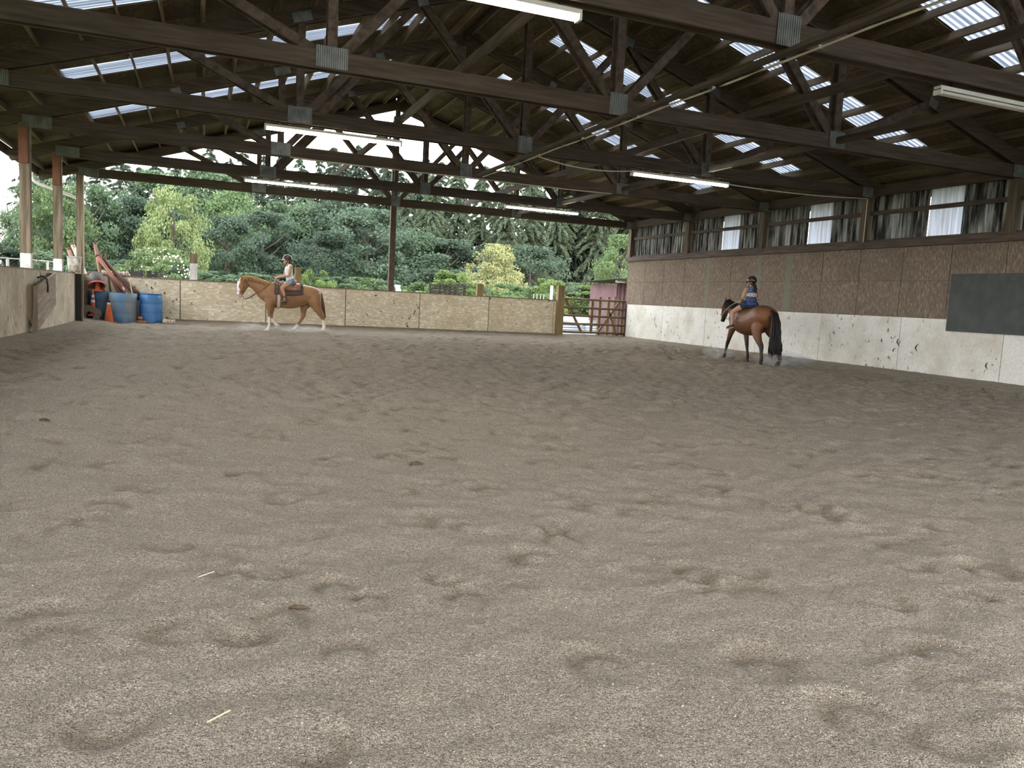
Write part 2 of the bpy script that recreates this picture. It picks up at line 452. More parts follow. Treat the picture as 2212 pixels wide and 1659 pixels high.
def build_truss(gable=False):
    t = empty('roof_truss')
    for y in (0.0, GAP):
        yc = y+PL/2
        for a, b in ((XLH-0.05, XC), (XC, XRH+0.05)):
            MB().beam((a, yc, ZCH), (b, yc, ZCH), PL, CH).build('bottom_chord', m_beam_x, t)
        for sg in (-1, 1):
            xe = XC+sg*10.0; dz = 0.1175/math.cos(math.atan(SL))
            MB().beam((XC, yc, ZU+dz), (xe, yc, zu(xe)+dz), PL, CH).build('top_chord', m_beam_x, t)
        webs = []
        for px in (P1X, P3X):
            sg = -1 if px < XC else 1
            webs.append(((px, ZCH), (px, zu(px)+0.1)))
            webs.append(((px+sg*0.06, ZCH+0.02), (px+sg*2.1, zu(px+sg*2.1)+0.08)))
            webs.append(((px-sg*0.06, ZCH+0.02), (px-sg*2.1, zu(px-sg*2.1)+0.08)))
            webs.append(((P2X+sg*0.06, ZCH+0.02), (P2X+sg*2.12, zu(P2X+sg*2.12)+0.08)))
        if gable: webs = [w for w in webs]
        webs.append(((XC, ZCH), (XC, ZU+0.12)))
        for (x0, z0), (x1, z1) in webs:
            up = (0, 1, 0)
            MB().beam((x0, yc, z0), (x1, yc, z1), 0.125, PL-0.004, up).build('king_post' if abs(x0-XC) < .01 and abs(x1-XC) < .01 else 'web', m_web, t)
    yp = -0.012
    for px, w, h in ((XLH+0.04, 0.50, 0.23), (P1X, 0.41, 0.27), (P2X, 0.30, 0.32), (P3X, 0.34, 0.26), (XRH-0.04, 0.50, 0.23)):
        corr_plate(px, ZCH+(0.03 if h > 0.25 else 0), w, h, yp).build('gusset_plate', m_plate, t)
    for off in (-2.12, 2.12, -6.3, 6.3):
        x = XC+off; z = zu(x)+0.06
        a = math.atan(SL)*(-1 if off > 0 else 1)
        rot_about(corr_plate(x, z, 0.20, 0.15, yp), x, z, a).build('gusset_plate', m_plate, t)
    for off in (-4.21, 4.21):
        x = XC+off; z = zu(x)+0.11; a = math.atan(SL)*(-1 if off > 0 else 1)
        rot_about(corr_plate(x, z, 0.34, 0.16, yp), x, z, a).build('gusset_plate', m_plate, t)
    corr_plate(XC, ZU+0.13, 0.42, 0.22, yp).build('gusset_plate', m_deck, t)
    return t
WHICH = ['at the open far gable end', 'second from the far gable end', 'third from the far gable end', 'fourth from the far gable end, carrying two lit tubes',
         'whose chord crosses the picture below the top edge', 'nearest one in view, its chord cut off by the top edge', 'just overhead, above the picture', 'right behind the camera', 'at the near end behind the camera']
tr0 = build_truss()
for i in range(8):
    t = tr0 if i == 0 else dup(tr0)
    t.location = (0, TY[i], 0)
    tag(t, 'dark timber roof truss ' + WHICH[i], 'truss', 'roof trusses')

# ---- roof: purlins, boards, corrugated skylight strips
roof = empty('ceiling', kind='structure', label='dark board ceiling on purlins with translucent skylight strips', cat='ceiling')
pm = MB().box((-0.02, 0, 0), (0.02, BAY, 0.145)).mesh('purlin'); pm.materials.append(m_purlin)
pm3 = MB().box((-0.02, 0, 0), (0.02, TY[7]+0.097-YNEAR, 0.145)).mesh('purlin'); pm3.materials.append(m_purlin)
for sg in (-1, 1):
    for k in range(17):
        x = XC+sg*(0.476+0.588*k); z = zd(x)-0.149
        for i in range(8):
            o = link('purlin', pm if i < 7 else pm3, None, roof, (x, TY[i+1]+0.097 if i < 7 else YNEAR, z)); o.rotation_euler = (0, sg*math.atan(SL), 0)
rows = [0.0, 1.41] + [1.41+1.1233*(k+1) for k in range(6)] + [10.06]
cs = math.cos(math.atan(SL))
deckm = {}
def deck(sg, a, b, y0, y1):
    key = (round(b-a, 3), round(y1-y0, 3))
    if key not in deckm:
        q = MB().box((0.003, 0.003, 0), ((b-a)/cs-0.003, y1-y0-0.003, 0.015)).mesh('roof_board'); q.materials.append(m_deck); deckm[key] = q
    o = link('roof_board', deckm[key], None, roof)
    if sg > 0:
        o.location = (XC+a, y0, ZD-SL*a); o.rotation_euler = (0, math.atan(SL), 0)
    else:
        o.location = (XC-b, y0, ZD-SL*b); o.rotation_euler = (0, -math.atan(SL), 0)
def skylight_mesh(length, width, pitch=0.12, amp=0.016):
    n = int(width/pitch)*6; mb = MB(); vs = []
    for i in range(n+1):
        y = width*i/n; z = amp*math.cos(2*math.pi*y/pitch)
        for k in range(2): vs.append((length*k, y, z+0.02))
        for k in range(2): vs.append((length*(1-k), y, z+0.023))
    fs = []
    for i in range(n):
        for k in range(4):
            a = i*4+k; b = i*4+(k+1) % 4
            fs.append((a, a+4, b+4, b))
    me = mb.add(vs, fs).mesh('skylight'); me.materials.append(m_skylight)
    return me
SKL = skylight_mesh((8.15-1.41)/cs, 0.86)
for i in range(8):
    ya, yb = TY[i+1]+0.097, TY[i]+0.097
    if i == 0: yb = YEND
    if i == 7: ya = YNEAR
    for sg in (-1, 1):
        sky = i > 0
        s0 = TY[i+1]+(1.64 if sg > 0 else 1.96); s1 = s0+0.83
        for a, b in zip(rows[:-1], rows[1:]):
            if sky and 1.40 < a < 8.1:
                deck(sg, a, b, ya, s0); deck(sg, a, b, s1, yb)
            else:
                deck(sg, a, b, ya, (ya+yb)/2); deck(sg, a, b, (ya+yb)/2, yb)
        if sky:
            o = link('skylight', SKL, None, roof)
            if sg > 0: o.location = (XC+1.41, s0-0.015, ZD-SL*1.41); o.rotation_euler = (0, math.atan(SL), 0)
            else: o.location = (XC-8.15, s0-0.015, ZD-SL*8.15); o.rotation_euler = (0, -math.atan(SL), 0)
# metal roofing laid over the boards, leaving the skylights open
def sheet(sg, a, b, y0, y1):
    key = ('s', round(b-a, 3), round(y1-y0, 3))
    if key not in deckm:
        q = MB().box((-0.02, -0.02, 0.040), ((b-a)/cs+0.02, y1-y0+0.02, 0.046)).mesh('roof_sheet'); q.materials.append(m_plate); deckm[key] = q
    o = link('roof_sheet', deckm[key], None, roof)
    if sg > 0: o.location = (XC+a, y0, ZD-SL*a); o.rotation_euler = (0, math.atan(SL), 0)
    else: o.location = (XC-b, y0, ZD-SL*b); o.rotation_euler = (0, -math.atan(SL), 0)
for sg in (-1, 1):
    so = 1.64 if sg > 0 else 1.96
    sheet(sg, 0, 1.41, YNEAR, YEND); sheet(sg, 8.15, 10.06, YNEAR, YEND)
    ys = [YNEAR]
    for i in range(8, 1, -1): ys += [TY[i]+so, TY[i]+so+0.83]
    ys.append(YEND)
    for a, b in zip(ys[0::2], ys[1::2]): sheet(sg, 1.41, 8.15, a, b)
# fascia and gutter along the left eave, barge boards at the gable ends
MB().box((-4.38, YNEAR, 3.98), (-4.34, YEND, 4.20)).build('fascia_board', m_beam_y, roof)
g = MB()
for k in range(6):
    a0 = math.pi*k/6; a1 = math.pi*(k+1)/6
    p0 = (-4.45-0.065*math.cos(a0), 4.17-0.075*math.sin(a0)); p1 = (-4.45-0.065*math.cos(a1), 4.17-0.075*math.sin(a1))
    g.poly([(p0[0], YNEAR, p0[1]), (p1[0], YNEAR, p1[1]), (p1[0]+0.004, YNEAR, p1[1]-0.004), (p0[0]+0.004, YNEAR, p0[1]-0.004)], (0, YEND-YNEAR, 0))
g.build('gutter', m_white_metal, roof)
dsp = [(-4.45, 25.35, 4.10), (-4.45, 25.36, 3.92), (-4.42, 25.38, 3.80), (-4.32, 25.42, 3.73), (-3.42, 25.50, 3.45), (-3.36, 25.52, 3.38), (-3.36, 25.52, 0.4)]
MB().tube(dsp, 0.045, 10).build('downspout', m_white_metal, roof, True)
for sg in (-1, 1):
    MB().beam((XC, YEND+0.02, ZU+0.26), (XC+sg*10.1, YEND+0.02, ZU+0.26-SL*10.1), 0.04, 0.36).build('barge_board', m_beam_x, roof)
MB().box((XC-0.02, YNEAR, ZD-0.20), (XC+0.02, YEND, ZD-0.02)).build('ridge_board', m_beam_y, roof)

# ---- lateral braces along the hall
BR = [(3.29, ZCH+CH/2+0.07, 0.04, 0.14, 'left of the ridge, on the chords'), (8.10, ZCH+CH/2+0.07, 0.04, 0.14, 'right of the ridge, on the chords'), (P3X+0.02, ZCH+0.02, 0.10, 0.10, 'between the plated joints on the right')]
for bx, bz, w, h, txt in BR:
    e = empty('lateral_brace', (bx, 0, bz), 0, 'long timber brace along the hall ' + txt, 'brace', 'lateral braces')
    for i in range(7):
        MB().box((-w/2, TY[i+1]+(0.20 if w > .05 else 0.098), -h/2), (w/2, TY[i]+(0.0 if w > .05 else 0.097), h/2)).build('board', m_beam_y, e)

# ---- posts
ORDW = ['first', 'second', 'third', 'fourth', 'fifth', 'sixth', 'seventh', 'eighth']
def post(name, x0, x1, y0, y1, z0, z1, mat, label, white=None, spacer=False, group=None):
    p = empty(name, ((x0+x1)/2, (y0+y1)/2, z0), 0, label, 'post', group)
    w, d = (x1-x0)/2, (y1-y0)/2
    zz = white-z0 if white else 0
    if white: MB().box((-w-.002, -d-.002, 0), (w+.002, d+.002, zz)).build('painted_foot', m_whitepaint, p)
    MB().box((-w, -d, zz), (w, d, z1-z0)).build('shaft', mat, p)
    if spacer:
        MB().box((-w, -d-0.036, 3.36-z0), (w-0.02, -d, 4.045-z0)).build('spacer_block', m_spacer, p)
    return p
LL = {0: 'at the far left corner above the leaning poles', 1: 'with red block and white foot, second from the far corner', 2: 'with red block and tall white foot, nearest at the left edge'}
for i in range(8):
    post('timber_post', -3.385, -3.205, TY[i]+0.04, TY[i]+0.155+0.08, 0.0, 4.30, m_post, 'weathered square timber post ' + LL.get(i, 'of the left eave, ' + ORDW[i] + ' from the far corner'), (1.62 if i in (1, 2) else None), i > 0, 'left eave posts')
kp = post('timber_post', 5.63, 5.81, TY[0]+0.2, TY[0]+0.36, 0.0, 6.9, m_post, 'tall slim dark post in the middle of the far gable end')
kp.children[0].data.materials[0] = m_beam_y
post('stub_post', -0.41, -0.20, 25.34, 25.50, 0.0, 2.09, m_post, 'cut-off post with white foot rising above far wall by the barrels', 1.80)
post('stub_post', 2.635, 2.82, 25.34, 25.50, 0.0, 1.89, m_gatepost, 'cut-off brown post above far wall right behind the saddle')
post('stub_post', 8.66, 8.88, 25.34, 25.50, 0.0, 1.715, m_gatepost, 'short cut-off post above far wall near the dark pallets')
post('gate_post', 11.62, 11.87, 25.16, 25.36, -0.1, 1.83, m_gatepost, 'square ochre gate post at the right end of far wall')
RR = {0: 'in the far corner', 1: 'second from the far corner', 2: 'third from the far corner', 3: 'with a conduit running down it', 4: 'at the right edge of the picture'}
for i in range(8):
    post('timber_post', 14.50, 14.68, TY[i]+0.04, TY[i]+0.235, 2.9, 4.6, m_postdark, 'square post between siding panels on right wall ' + RR.get(i, ORDW[i] + ' from the far corner'), group='right wall posts')

# ---- right wall
wr_ = empty('wall_right', kind='structure', label='long right wall, white kickboards below brown strand board', cat='wall')
def panel_mesh(nm, w, h, mat, t=0.014):
    q = MB().box((0, 0.007, 0.004), (t, w-0.007, h-0.004)).mesh(nm); q.materials.append(mat); return q
wm = panel_mesh('white_board', 2.4384, 1.406, m_white_osb, 0.02)
k = 0; y = 25.23
while y > YNEAR:
    y1 = y; y -= 2.4384
    link('white_board', wm, None, wr_, (XRW-0.006, y, -0.1))
bm1 = panel_mesh('brown_board', 1.2192, 0.80, m_brown_osb); bm2 = panel_mesh('brown_board', 1.2192, 0.75, m_brown_osb)
y = 25.36
while y > YNEAR:
    y -= 1.2192
    link('brown_board', bm1, None, wr_, (XRW, y, 1.306)); link('brown_board', bm2, None, wr_, (XRW, y, 2.106))
MB().box((XRW+0.014, YNEAR, -0.2), (XRW+0.12, 25.40, 2.86)).build('studs', m_deck, wr_)
MB().box((XRW-0.07, YNEAR, 2.856), (XRW+0.05, 25.42, 3.005)).build('sill_board', m_beam_y, wr_)
for i in range(7):
    ya, yb = TY[i+1]+0.235, TY[i]+0.04
    MB().box((14.60, ya, 3.645), (14.64, yb, 3.74)).build('girt', m_beam_y, wr_)
    MB().box((14.58, ya, 3.005), (14.64, yb, 3.075)).build('girt', m_beam_y, wr_)
    MB().box((14.56, ya-0.235, 4.08), (14.64, yb+0.2, 4.32)).build('eave_beam', m_beam_y, wr_)
def siding_mesh(nm, width, z0, z1, mat, pitch=0.14, amp=0.016):
    n = max(6, int(round(width/pitch))*6); vs = []; fs = []
    for i in range(n+1):
        y = width*i/n; ph = (y/pitch) % 1.0
        d = amp*(1 if ph < 0.32 else (-1 if 0.45 < ph < 0.87 else (1-2*(ph-0.32)/0.13 if ph <= 0.45 else -1+2*(ph-0.87)/0.13)))
        for (zz, xx) in ((z0, d), (z1, d), (z1, d+0.003), (z0, d+0.003)): vs.append((xx, y, zz))
    for i in range(n):
        for k in range(4):
            a = i*4+k; b = i*4+(k+1) % 4
            fs.append((a, a+4, b+4, b))
    me = MB().add(vs, fs).mesh(nm); me.materials.append(mat); return me
sd_a = siding_mesh('siding_sheet', 1.33, 2.95, 4.3, m_siding); sd_b = siding_mesh('siding_sheet', 0.85, 2.95, 4.3, m_siding_clear); sd_c = siding_mesh('siding_sheet', BAY-2.18, 2.95, 4.3, m_siding)
for i in range(7):
    y0 = TY[i+1]
    if i == 0:
        link('siding_sheet', sd_a, None, wr_, (14.70, y0, 0)); link('siding_sheet', sd_a, None, wr_, (14.70, y0+1.32, 0))
        link('siding_sheet', sd_b, None, wr_, (14.70, y0+2.64, 0)).data = siding_mesh('siding_sheet', 1.10, 2.95, 4.3, m_siding)
    else:
        link('siding_sheet', sd_a, None, wr_, (14.70, y0, 0)); link('siding_sheet', sd_b, None, wr_, (14.72, y0+1.33, 0)); link('siding_sheet', sd_c, None, wr_, (14.70, y0+2.18, 0))

# rubber mat hung on the right wall
tag(MB().box((XRW-0.035, 8.9, 1.06), (XRW-0.008, 11.87, 2.24)).build('rubber_mat', m_rubber), 'large dark grey rubber mat hung flat on right wall', 'mat')

# ---- far wall
wf = empty('wall_far', kind='structure', label='low cream strand-board wall across the far end', cat='wall')
fm = MB().box((0.012, 0, 0), (2.4264, 0.014, 1.385)).mesh('cream_board'); fm.materials.append(m_cream_osb)
for k in range(6):
    link('cream_board', fm, None, wf, (-3.10+2.4384*k, YFW, -0.1))
MB().box((0.004, 0, 0), (0.10, 0.016, 1.385)).build('cream_board', m_cream_osb, wf, loc=(-3.10+2.4384*6, YFW, -0.1))
MB().box((-3.24, YFW, -0.1), (-3.09, YFW+0.014, 1.285)).build('cream_board', m_cream_osb, wf)
MB().box((-3.2, YFW-0.03, 1.285), (11.62, YFW+0.12, 1.315)).build('cap_board', m_post, wf)
MB().box((-3.1, YFW+0.012, -0.1), (11.6, YFW+0.016, 1.28)).build('backing', m_deck, wf)
for k in range(13):
    MB().box((-3.0+1.2192*k, YFW+0.016, -0.1), (-2.96+1.2192*k, YFW+0.10, 1.285)).build('stud', m_deck, wf)

# ---- left wall
wl_ = empty('wall_left', kind='structure', label='low grey cream strand-board wall along the left side', cat='wall')
lm = MB().box((-0.014, 0.008, 0), (0, 1.2112, 1.40)).mesh('grey_board'); lm.materials.append(m_left_osb)
y = 22.25
while y > YNEAR:
    y -= 1.2192
    link('grey_board', lm, None, wl_, (XLW, y, -0.1))
MB().box((XLW-0.20, YNEAR, 1.30), (XLW+0.012, 22.25, 1.32)).build('cap_board', m_post, wl_)
MB().box((XLW-0.018, YNEAR, -0.1), (XLW-0.012, 22.2, 1.29)).build('backing', m_deck, wl_)
for k in range(21):
    MB().box((XLW-0.10, 22.2-1.2192*k-0.04, -0.1), (XLW-0.014, 22.2-1.2192*k, 1.30)).build('stud', m_deck, wl_)
MB().box((XLW-0.02, 22.25, -0.1), (-2.86, 22.27, 1.29)).build('gap_shade_board', m_black, wl_)  # black sheet standing in for the dark gap at the wall end
MB().box((-2.86, 22.22, -0.1), (-2.822, 22.29, 1.86)).build('batten', m_post, wl_)
MB().box((-3.22, 22.3, -0.1), (-3.2, 25.4, 1.30)).build('back_board', m_deck, wl_)

# ---- fluorescent lamps slung below every second truss
lamp_spots = []
def lamp(x0, y, z, lit, label):
    e = empty('tube_lamp', (x0, y, z), 0, label, 'lamp', 'fluorescent tube lamps')
    MB().box((0, -0.05, 0.05), (2.40, 0.05, 0.095)).build('housing', m_white_metal, e)
    MB().box((0.2, -0.012, 0.095), (0.23, 0.012, 0.16)).build('hanger', m_black, e); MB().box((2.17, -0.012, 0.095), (2.2, 0.012, 0.16)).build('hanger', m_black, e)
    for a in (0.0, 2.37):
        MB().box((a, -0.055, -0.005), (a+0.03, 0.055, 0.06)).build('socket', m_white_metal, e)
    for dy in (-0.03, 0.03):
        MB().tube([(0.03, dy, 0.022), (2.37, dy, 0.022)], 0.019, 10).build('tube', m_tube if lit else m_tube_off, e, True)
    return e
LP = [(0.93, 1, True, 'lit tube lamp over the chestnut horse, left one in the far pair'), (8.15, 1, True, 'lit tube lamp above the gate side, right one in the far pair'),
      (0.93, 3, True, 'long lit tube lamp glaring against the sky in the gable'), (8.15, 3, True, 'lit tube lamp on the right, above the bay horse'),
      (0.93, 5, True, 'largest lit tube lamp, cut off by the top edge'), (8.05, 5, False, 'unlit white tube lamp at the right edge under the nearest chord')]
for x, i, lit, lb in LP:
    lamp(x, TY[i]+0.10, 3.90, lit, lb)

# ---- conduit and cables
e = empty('conduit_run', (5.82, 0, 0), 0, 'brown batten with off-white conduit running under the chords', 'conduit')
MB().box((-0.045, 0.4, 3.995), (0.045, 17.35, 4.045)).build('batten', m_beam_y, e)
pts = [(0.10, 0.4, 3.985)]
for i in range(45):
    yy = 0.4+16.9*(i+1)/45; pts.append((0.09+0.006*math.sin(i*1.3), yy, 3.985-0.014*abs(math.sin(yy*math.pi/3.664+0.9))))
MB().tube(pts, 0.014, 8).build('pipe', m_conduit, e, True)
for i in range(9):
    MB().box((0.07, 1.2+1.83*i, 3.968), (0.112, 1.215+1.83*i, 4.0)).build('clip', m_white_metal, e)
def cable(name, a, b, sag, r, label, mat=m_conduit, mid=None):
    a = Vector(a); b = Vector(b); pts = []
    for i in range(17):
        t = i/16; p = a.lerp(b, t); p.z -= sag*4*t*(1-t); pts.append(p)
    if mid: pts += [Vector(q) for q in mid]
    return tag(MB().tube(pts, r, 8).build(name, mat, None, True), label, 'cable')
cable('cable', (5.95, 14.30, 4.02), (8.13, 14.40, 3.98), 0.10, 0.013, 'pale cable sagging from the conduit to the right-hand lit lamp')
cable('cable', (10.55, 14.40, 3.96), (14.45, 14.36, 4.03), 0.05, 0.013, 'pale cable from the right-hand lit lamp down a right wall post', mid=[(14.46, 14.36, 3.98), (14.47, 14.37, 3.02)])
cable('cable', (5.90, 17.95, 4.04), (1.7, 17.95, 4.04), 0.015, 0.012, 'pale cable clipped under the third truss chord, left of the conduit')
cable('cable', (5.90, 17.95, 4.04), (9.6, 17.95, 4.04), 0.015, 0.012, 'pale cable clipped under the third truss chord, right of the conduit')
# ================================================================ props in the far left corner
m_blue = mk('faded blue plastic', (0.035,0.135,0.36), (0.07,0.20,0.42), (2.5,2.5,1.2), 1.0, 0.45, 0, 0.4)
m_bluedirty = mk('dusty blue plastic', (0.06,0.20,0.40), (0.22,0.24,0.24), (2.2,2.2,1.4), 1.0, 0.6, 0, 0.3)
m_blueshaded = mk('shade-darkened blue plastic', (0.03,0.085,0.17), (0.075,0.11,0.14), (2.5,2.5,1.2), 1.0, 0.6)  # blue darkened in the colour for the barrel that stands in shadow
m_orange = mk('orange plastic', (0.55,0.115,0.03), (0.44,0.10,0.035), (6,6,6), 1.0, 0.5)
m_red = mk('dirty red plastic', (0.42,0.075,0.04), (0.30,0.07,0.045), (7,7,7), 1.0, 0.55)
m_refl = mk('grey white reflective band', (0.60,0.58,0.55), None, rough=0.4)
m_dirtrub = mk('mud coated rubber', (0.13,0.115,0.085), (0.18,0.155,0.12), (6,6,6), 1.0, 0.9)
m_pole1 = mk('faded red brown pole', (0.26,0.12,0.085), (0.36,0.19,0.145), (5,5,1), 1.0, 0.7)
m_pole2 = mk('dark brown pole', (0.12,0.07,0.052), (0.19,0.115,0.09), (5,5,1), 1.0, 0.7)
m_whitepole = mk('flaking white pole', (0.62,0.58,0.52), (0.27,0.19,0.13), (9,9,4), 1.0, 0.7)
m_blackplastic = mk('black bucket plastic', (0.06,0.05,0.042), (0.085,0.072,0.06), (5,5,5), 1.0, 0.6)
m_pink = mk('pink plastic rim', (0.55,0.10,0.12), None, rough=0.5)
m_log = mk('peeling striped pole', (0.66,0.60,0.50), (0.25,0.18,0.12), (26,2,2), 1.0, 0.8)
m_chain = mk('dull chain steel', (0.16,0.15,0.14), None, rough=0.5, metallic=0.4)

def barrel(x, y, z, r, h, mat, label, lid):
    e = empty('plastic_barrel', (x, y, z), 0, label, 'barrel', 'blue barrels')
    if lid:
        prof = [(r*0.90, 0.0), (r*0.955, 0.03), (r*0.985, h*0.15), (r, h*0.32), (r*1.0, h*0.335), (r*0.985, h*0.345), (r*1.0, h*0.36), (r, h*0.64), (r*0.985, h*0.65), (r*1.0, h*0.66), (r*0.985, h*0.82), (r*0.93, h*0.95), (r*0.90, h*0.965)]
        MB().lathe(prof, 32).build('drum', mat, e, True)
        MB().lathe([(r*0.90, h*0.965), (r*0.955, h*0.97), (r*0.955, h*0.995), (r*0.93, h), (r*0.86, h), (r*0.84, h*0.975)], 32, ring=True).build('lid_ring', mat, e, True)
    else:
        prof = [(r*0.92, 0.0), (r*0.97, 0.03), (r*0.99, h*0.30), (r*0.975, h*0.32), (r*0.99, h*0.34), (r, h*0.66), (r*0.985, h*0.68), (r, h*0.70), (r*1.015, h), (r*0.985, h), (r*0.95, h*0.1), (0.02, h*0.08)]
        MB().lathe(prof, 32).build('drum', mat, e, True)
    return e
barrel(-1.42, 24.78, -0.02, 0.305, 0.88, m_blue, 'bright blue lidded plastic barrel, rightmost of the three', True)
barrel(-2.13, 24.60, -0.02, 0.355, 0.85, m_bluedirty, 'wide dusty blue open barrel, middle of the three', False)
barrel(-2.74, 24.85, -0.02, 0.30, 0.87, m_blueshaded, 'blue barrel at left with shade in its colour, holding the leaning poles', False)

def cone_thing(loc, h, r, mat, label, bands, rot=None):
    e = empty('traffic_cone', loc, 0, label, 'cone')
    if rot: e.rotation_euler = rot
    MB().poly([(-r*1.45,-r*1.1,0),(-r*1.1,-r*1.45,0),(r*1.1,-r*1.45,0),(r*1.45,-r*1.1,0),(r*1.45,r*1.1,0),(r*1.1,r*1.45,0),(-r*1.1,r*1.45,0),(-r*1.45,r*1.1,0)], (0,0,0.035)).build('base', mat, e)
    MB().lathe([(r, 0.03), (r*0.92, 0.05), (r*0.18, h), (r*0.10, h+0.005)], 20).build('cone_body', mat, e, True)
    for z0, z1, m in bands:
        f = lambda z: r*0.92+(r*0.18-r*0.92)*(z-0.05)/(h-0.05)+0.004
        MB().lathe([(f(z0), z0), (f(z1), z1)], 20).build('band', m, e, True)
    return e
cone_thing((-2.44, 24.13, 0.0), 0.62, 0.135, m_orange, 'orange traffic cone with white collar before the middle barrel', [(0.50, 0.56, m_refl), (0.56, 0.622, m_black)])
cone_thing((-2.83, 24.12, 0.18), 0.72, 0.085, m_red, 'slim red delineator cone with two grey bands, left of orange cone', [(0.36, 0.43, m_refl), (0.50, 0.56, m_refl)])
# overturned cone base, facing the hall
e = empty('overturned_cone', (-2.88, 23.98, 0.20), 0, 'mud-coated overturned traffic cone showing its square hollow base', 'cone'); e.rotation_euler = (math.radians(78), math.radians(25), 0)
mb = MB()
pts8 = [(-0.24,-0.16),(-0.16,-0.24),(0.16,-0.24),(0.24,-0.16),(0.24,0.16),(0.16,0.24),(-0.16,0.24),(-0.24,0.16)]
ring = [(0.11*math.cos(math.atan2(q[1], q[0])), 0.11*math.sin(math.atan2(q[1], q[0]))) for q in pts8]
vs = [(a, b, 0.0) for a, b in pts8]+[(a, b, 0.0) for a, b in ring]+[(a, b, -0.04) for a, b in pts8]+[(a, b, -0.04) for a, b in ring]
fs = []
for i in range(8):
    j = (i+1) % 8
    fs += [(i, j, 8+j, 8+i), (16+i, 24+i, 24+j, 16+j), (i, 16+i, 16+j, j), (8+i, 8+j, 24+j, 24+i)]
mb.add(vs, fs).build('base', m_dirtrub, e)
MB().lathe([(0.135, -0.03), (0.125, -0.06), (0.03, -0.42), (0.02, -0.42), (0.02, -0.40), (0.105, -0.05), (0.112, -0.03)], 16, ring=True).build('cone_body', m_red, e, True)
MB().lathe([(0.108, -0.03), (0.10, -0.05), (0.02, -0.38), (0.0, -0.38), (0.0, -0.37), (0.018, -0.37), (0.095, -0.05), (0.10, -0.03)], 16, ring=True).build('hollow', m_black, e, True)  # black liner painted in as the shade inside the cone
cone_thing((-2.46, 24.15, -0.055), 0.05, 0.16, m_red, 'flat red cone base under the orange cone', [])
# bucket over a cone on the dark barrel
cone_thing((-2.78, 24.66, 0.85), 0.36, 0.095, m_orange, 'orange cone standing on the dark barrel inside the tipped bucket', [])
e = empty('upturned_bucket', (-2.78, 24.58, 1.00), 0, 'black bucket with pink rim tipped over a cone on the barrel', 'bucket'); e.rotation_euler = (math.radians(-34), math.radians(-10), 0)
MB().lathe([(0.20, 0.0), (0.215, 0.02), (0.165, 0.37), (0.0, 0.372), (0.0, 0.36), (0.155, 0.355), (0.19, 0.0)], 24, ring=True).build('bucket_body', m_blackplastic, e, True)
MB().lathe([(0.19, -0.012), (0.222, -0.012), (0.222, 0.022), (0.19, 0.022)], 24, ring=True).build('rim', m_pink, e, True)
# poles leaning in the corner
def pole(a, b, r, mat, label):
    e = empty('jump_pole', a, 0, label, 'pole', 'jump poles in the corner')
    d = Vector(b)-Vector(a)
    MB().tube([(0,0,0), d*0.5, d], [r, r, r*0.97], 12).build('rod', mat, e, True)
    k = d.normalized()
    MB().tube([d-k*0.05, d+k*0.003], r*1.03, 12).build('end_cap', m_pole2, e, True)
POLES = [((-2.62, 24.95, 0.55), (-2.895, 25.12, 2.21), 0.045, m_pole1, 'upright red-brown pole beside the far corner post'),
         ((-2.05, 24.95, 0.75), (-2.85, 25.05, 1.86), 0.050, m_pole1, 'thick red-brown pole leaning left, in front of the others'),
         ((-2.20, 25.10, 0.70), (-2.86, 25.19, 1.99), 0.050, m_pole1, 'red-brown pole leaning left, behind the thick one'),
         ((-1.75, 25.12, 0.65), (-2.71, 25.20, 1.80), 0.045, m_pole2, 'dark brown pole leaning left over the middle barrel'),
         ((-1.55, 25.15, 0.62), (-2.61, 25.21, 1.62), 0.045, m_pole2, 'lowest dark brown pole leaning left toward the corner'),
         ((-2.45, 25.0, 0.6), (-2.66, 25.26, 1.98), 0.025, m_pole2, 'thin dark stake behind the leaning poles'),
         ((-2.60, 24.9, 0.75), (-3.02, 25.0, 1.38), 0.045, m_pole2, 'short dark pole leaning beside the board edge')]
for q in POLES: pole(*q)
pole((-2.96, 26.10, -0.14), (-3.72, 26.25, 2.04), 0.055, m_pole1, 'short red pole sticking up behind the white bucket')
pole((-2.72, 26.10, -0.14), (-3.62, 26.25, 2.20), 0.060, m_whitepole, 'flaking white pole sticking up behind the white bucket')
e = empty('stake', (-1.92, 24.70, 0.75), 0, 'thin pale wooden stake leaning out of the middle barrel', 'stake')
MB().tube([(0.03,0,0), (-0.06,0.1,0.48)], 0.016, 8).build('rod', mk('pale wood', (0.55,0.42,0.26), None), e)
e = empty('stake', (-2.06, 24.70, 0.75), 0, 'red and white striped stake leaning out of the middle barrel', 'stake')
for k in range(4): MB().tube([Vector((0.05,0,0)).lerp(Vector((-0.14,0.1,0.32)), k/4), Vector((0.05,0,0)).lerp(Vector((-0.14,0.1,0.32)), (k+1)/4)], 0.018, 8).build('stripe', [m_whitepaint, m_red][k % 2], e)
# white bucket on top of the left wall end
e = empty('white_bucket', (-2.98, 21.98, 1.322), 0, 'mud-splashed white bucket standing on the left wall', 'bucket')
MB().lathe([(0.125, 0), (0.13, 0.01), (0.16, 0.37), (0.15, 0.37), (0.12, 0.02)], 24).build('bucket_body', mk('muddy white plastic', (0.66,0.64,0.58), (0.22,0.16,0.09), (7,7,5), 1.0, 0.6), e, True)
MB().lathe([(0.155, 0.355), (0.168, 0.358), (0.168, 0.385), (0.15, 0.385)], 24, ring=True).build('rim', m_whitepaint, e, True)
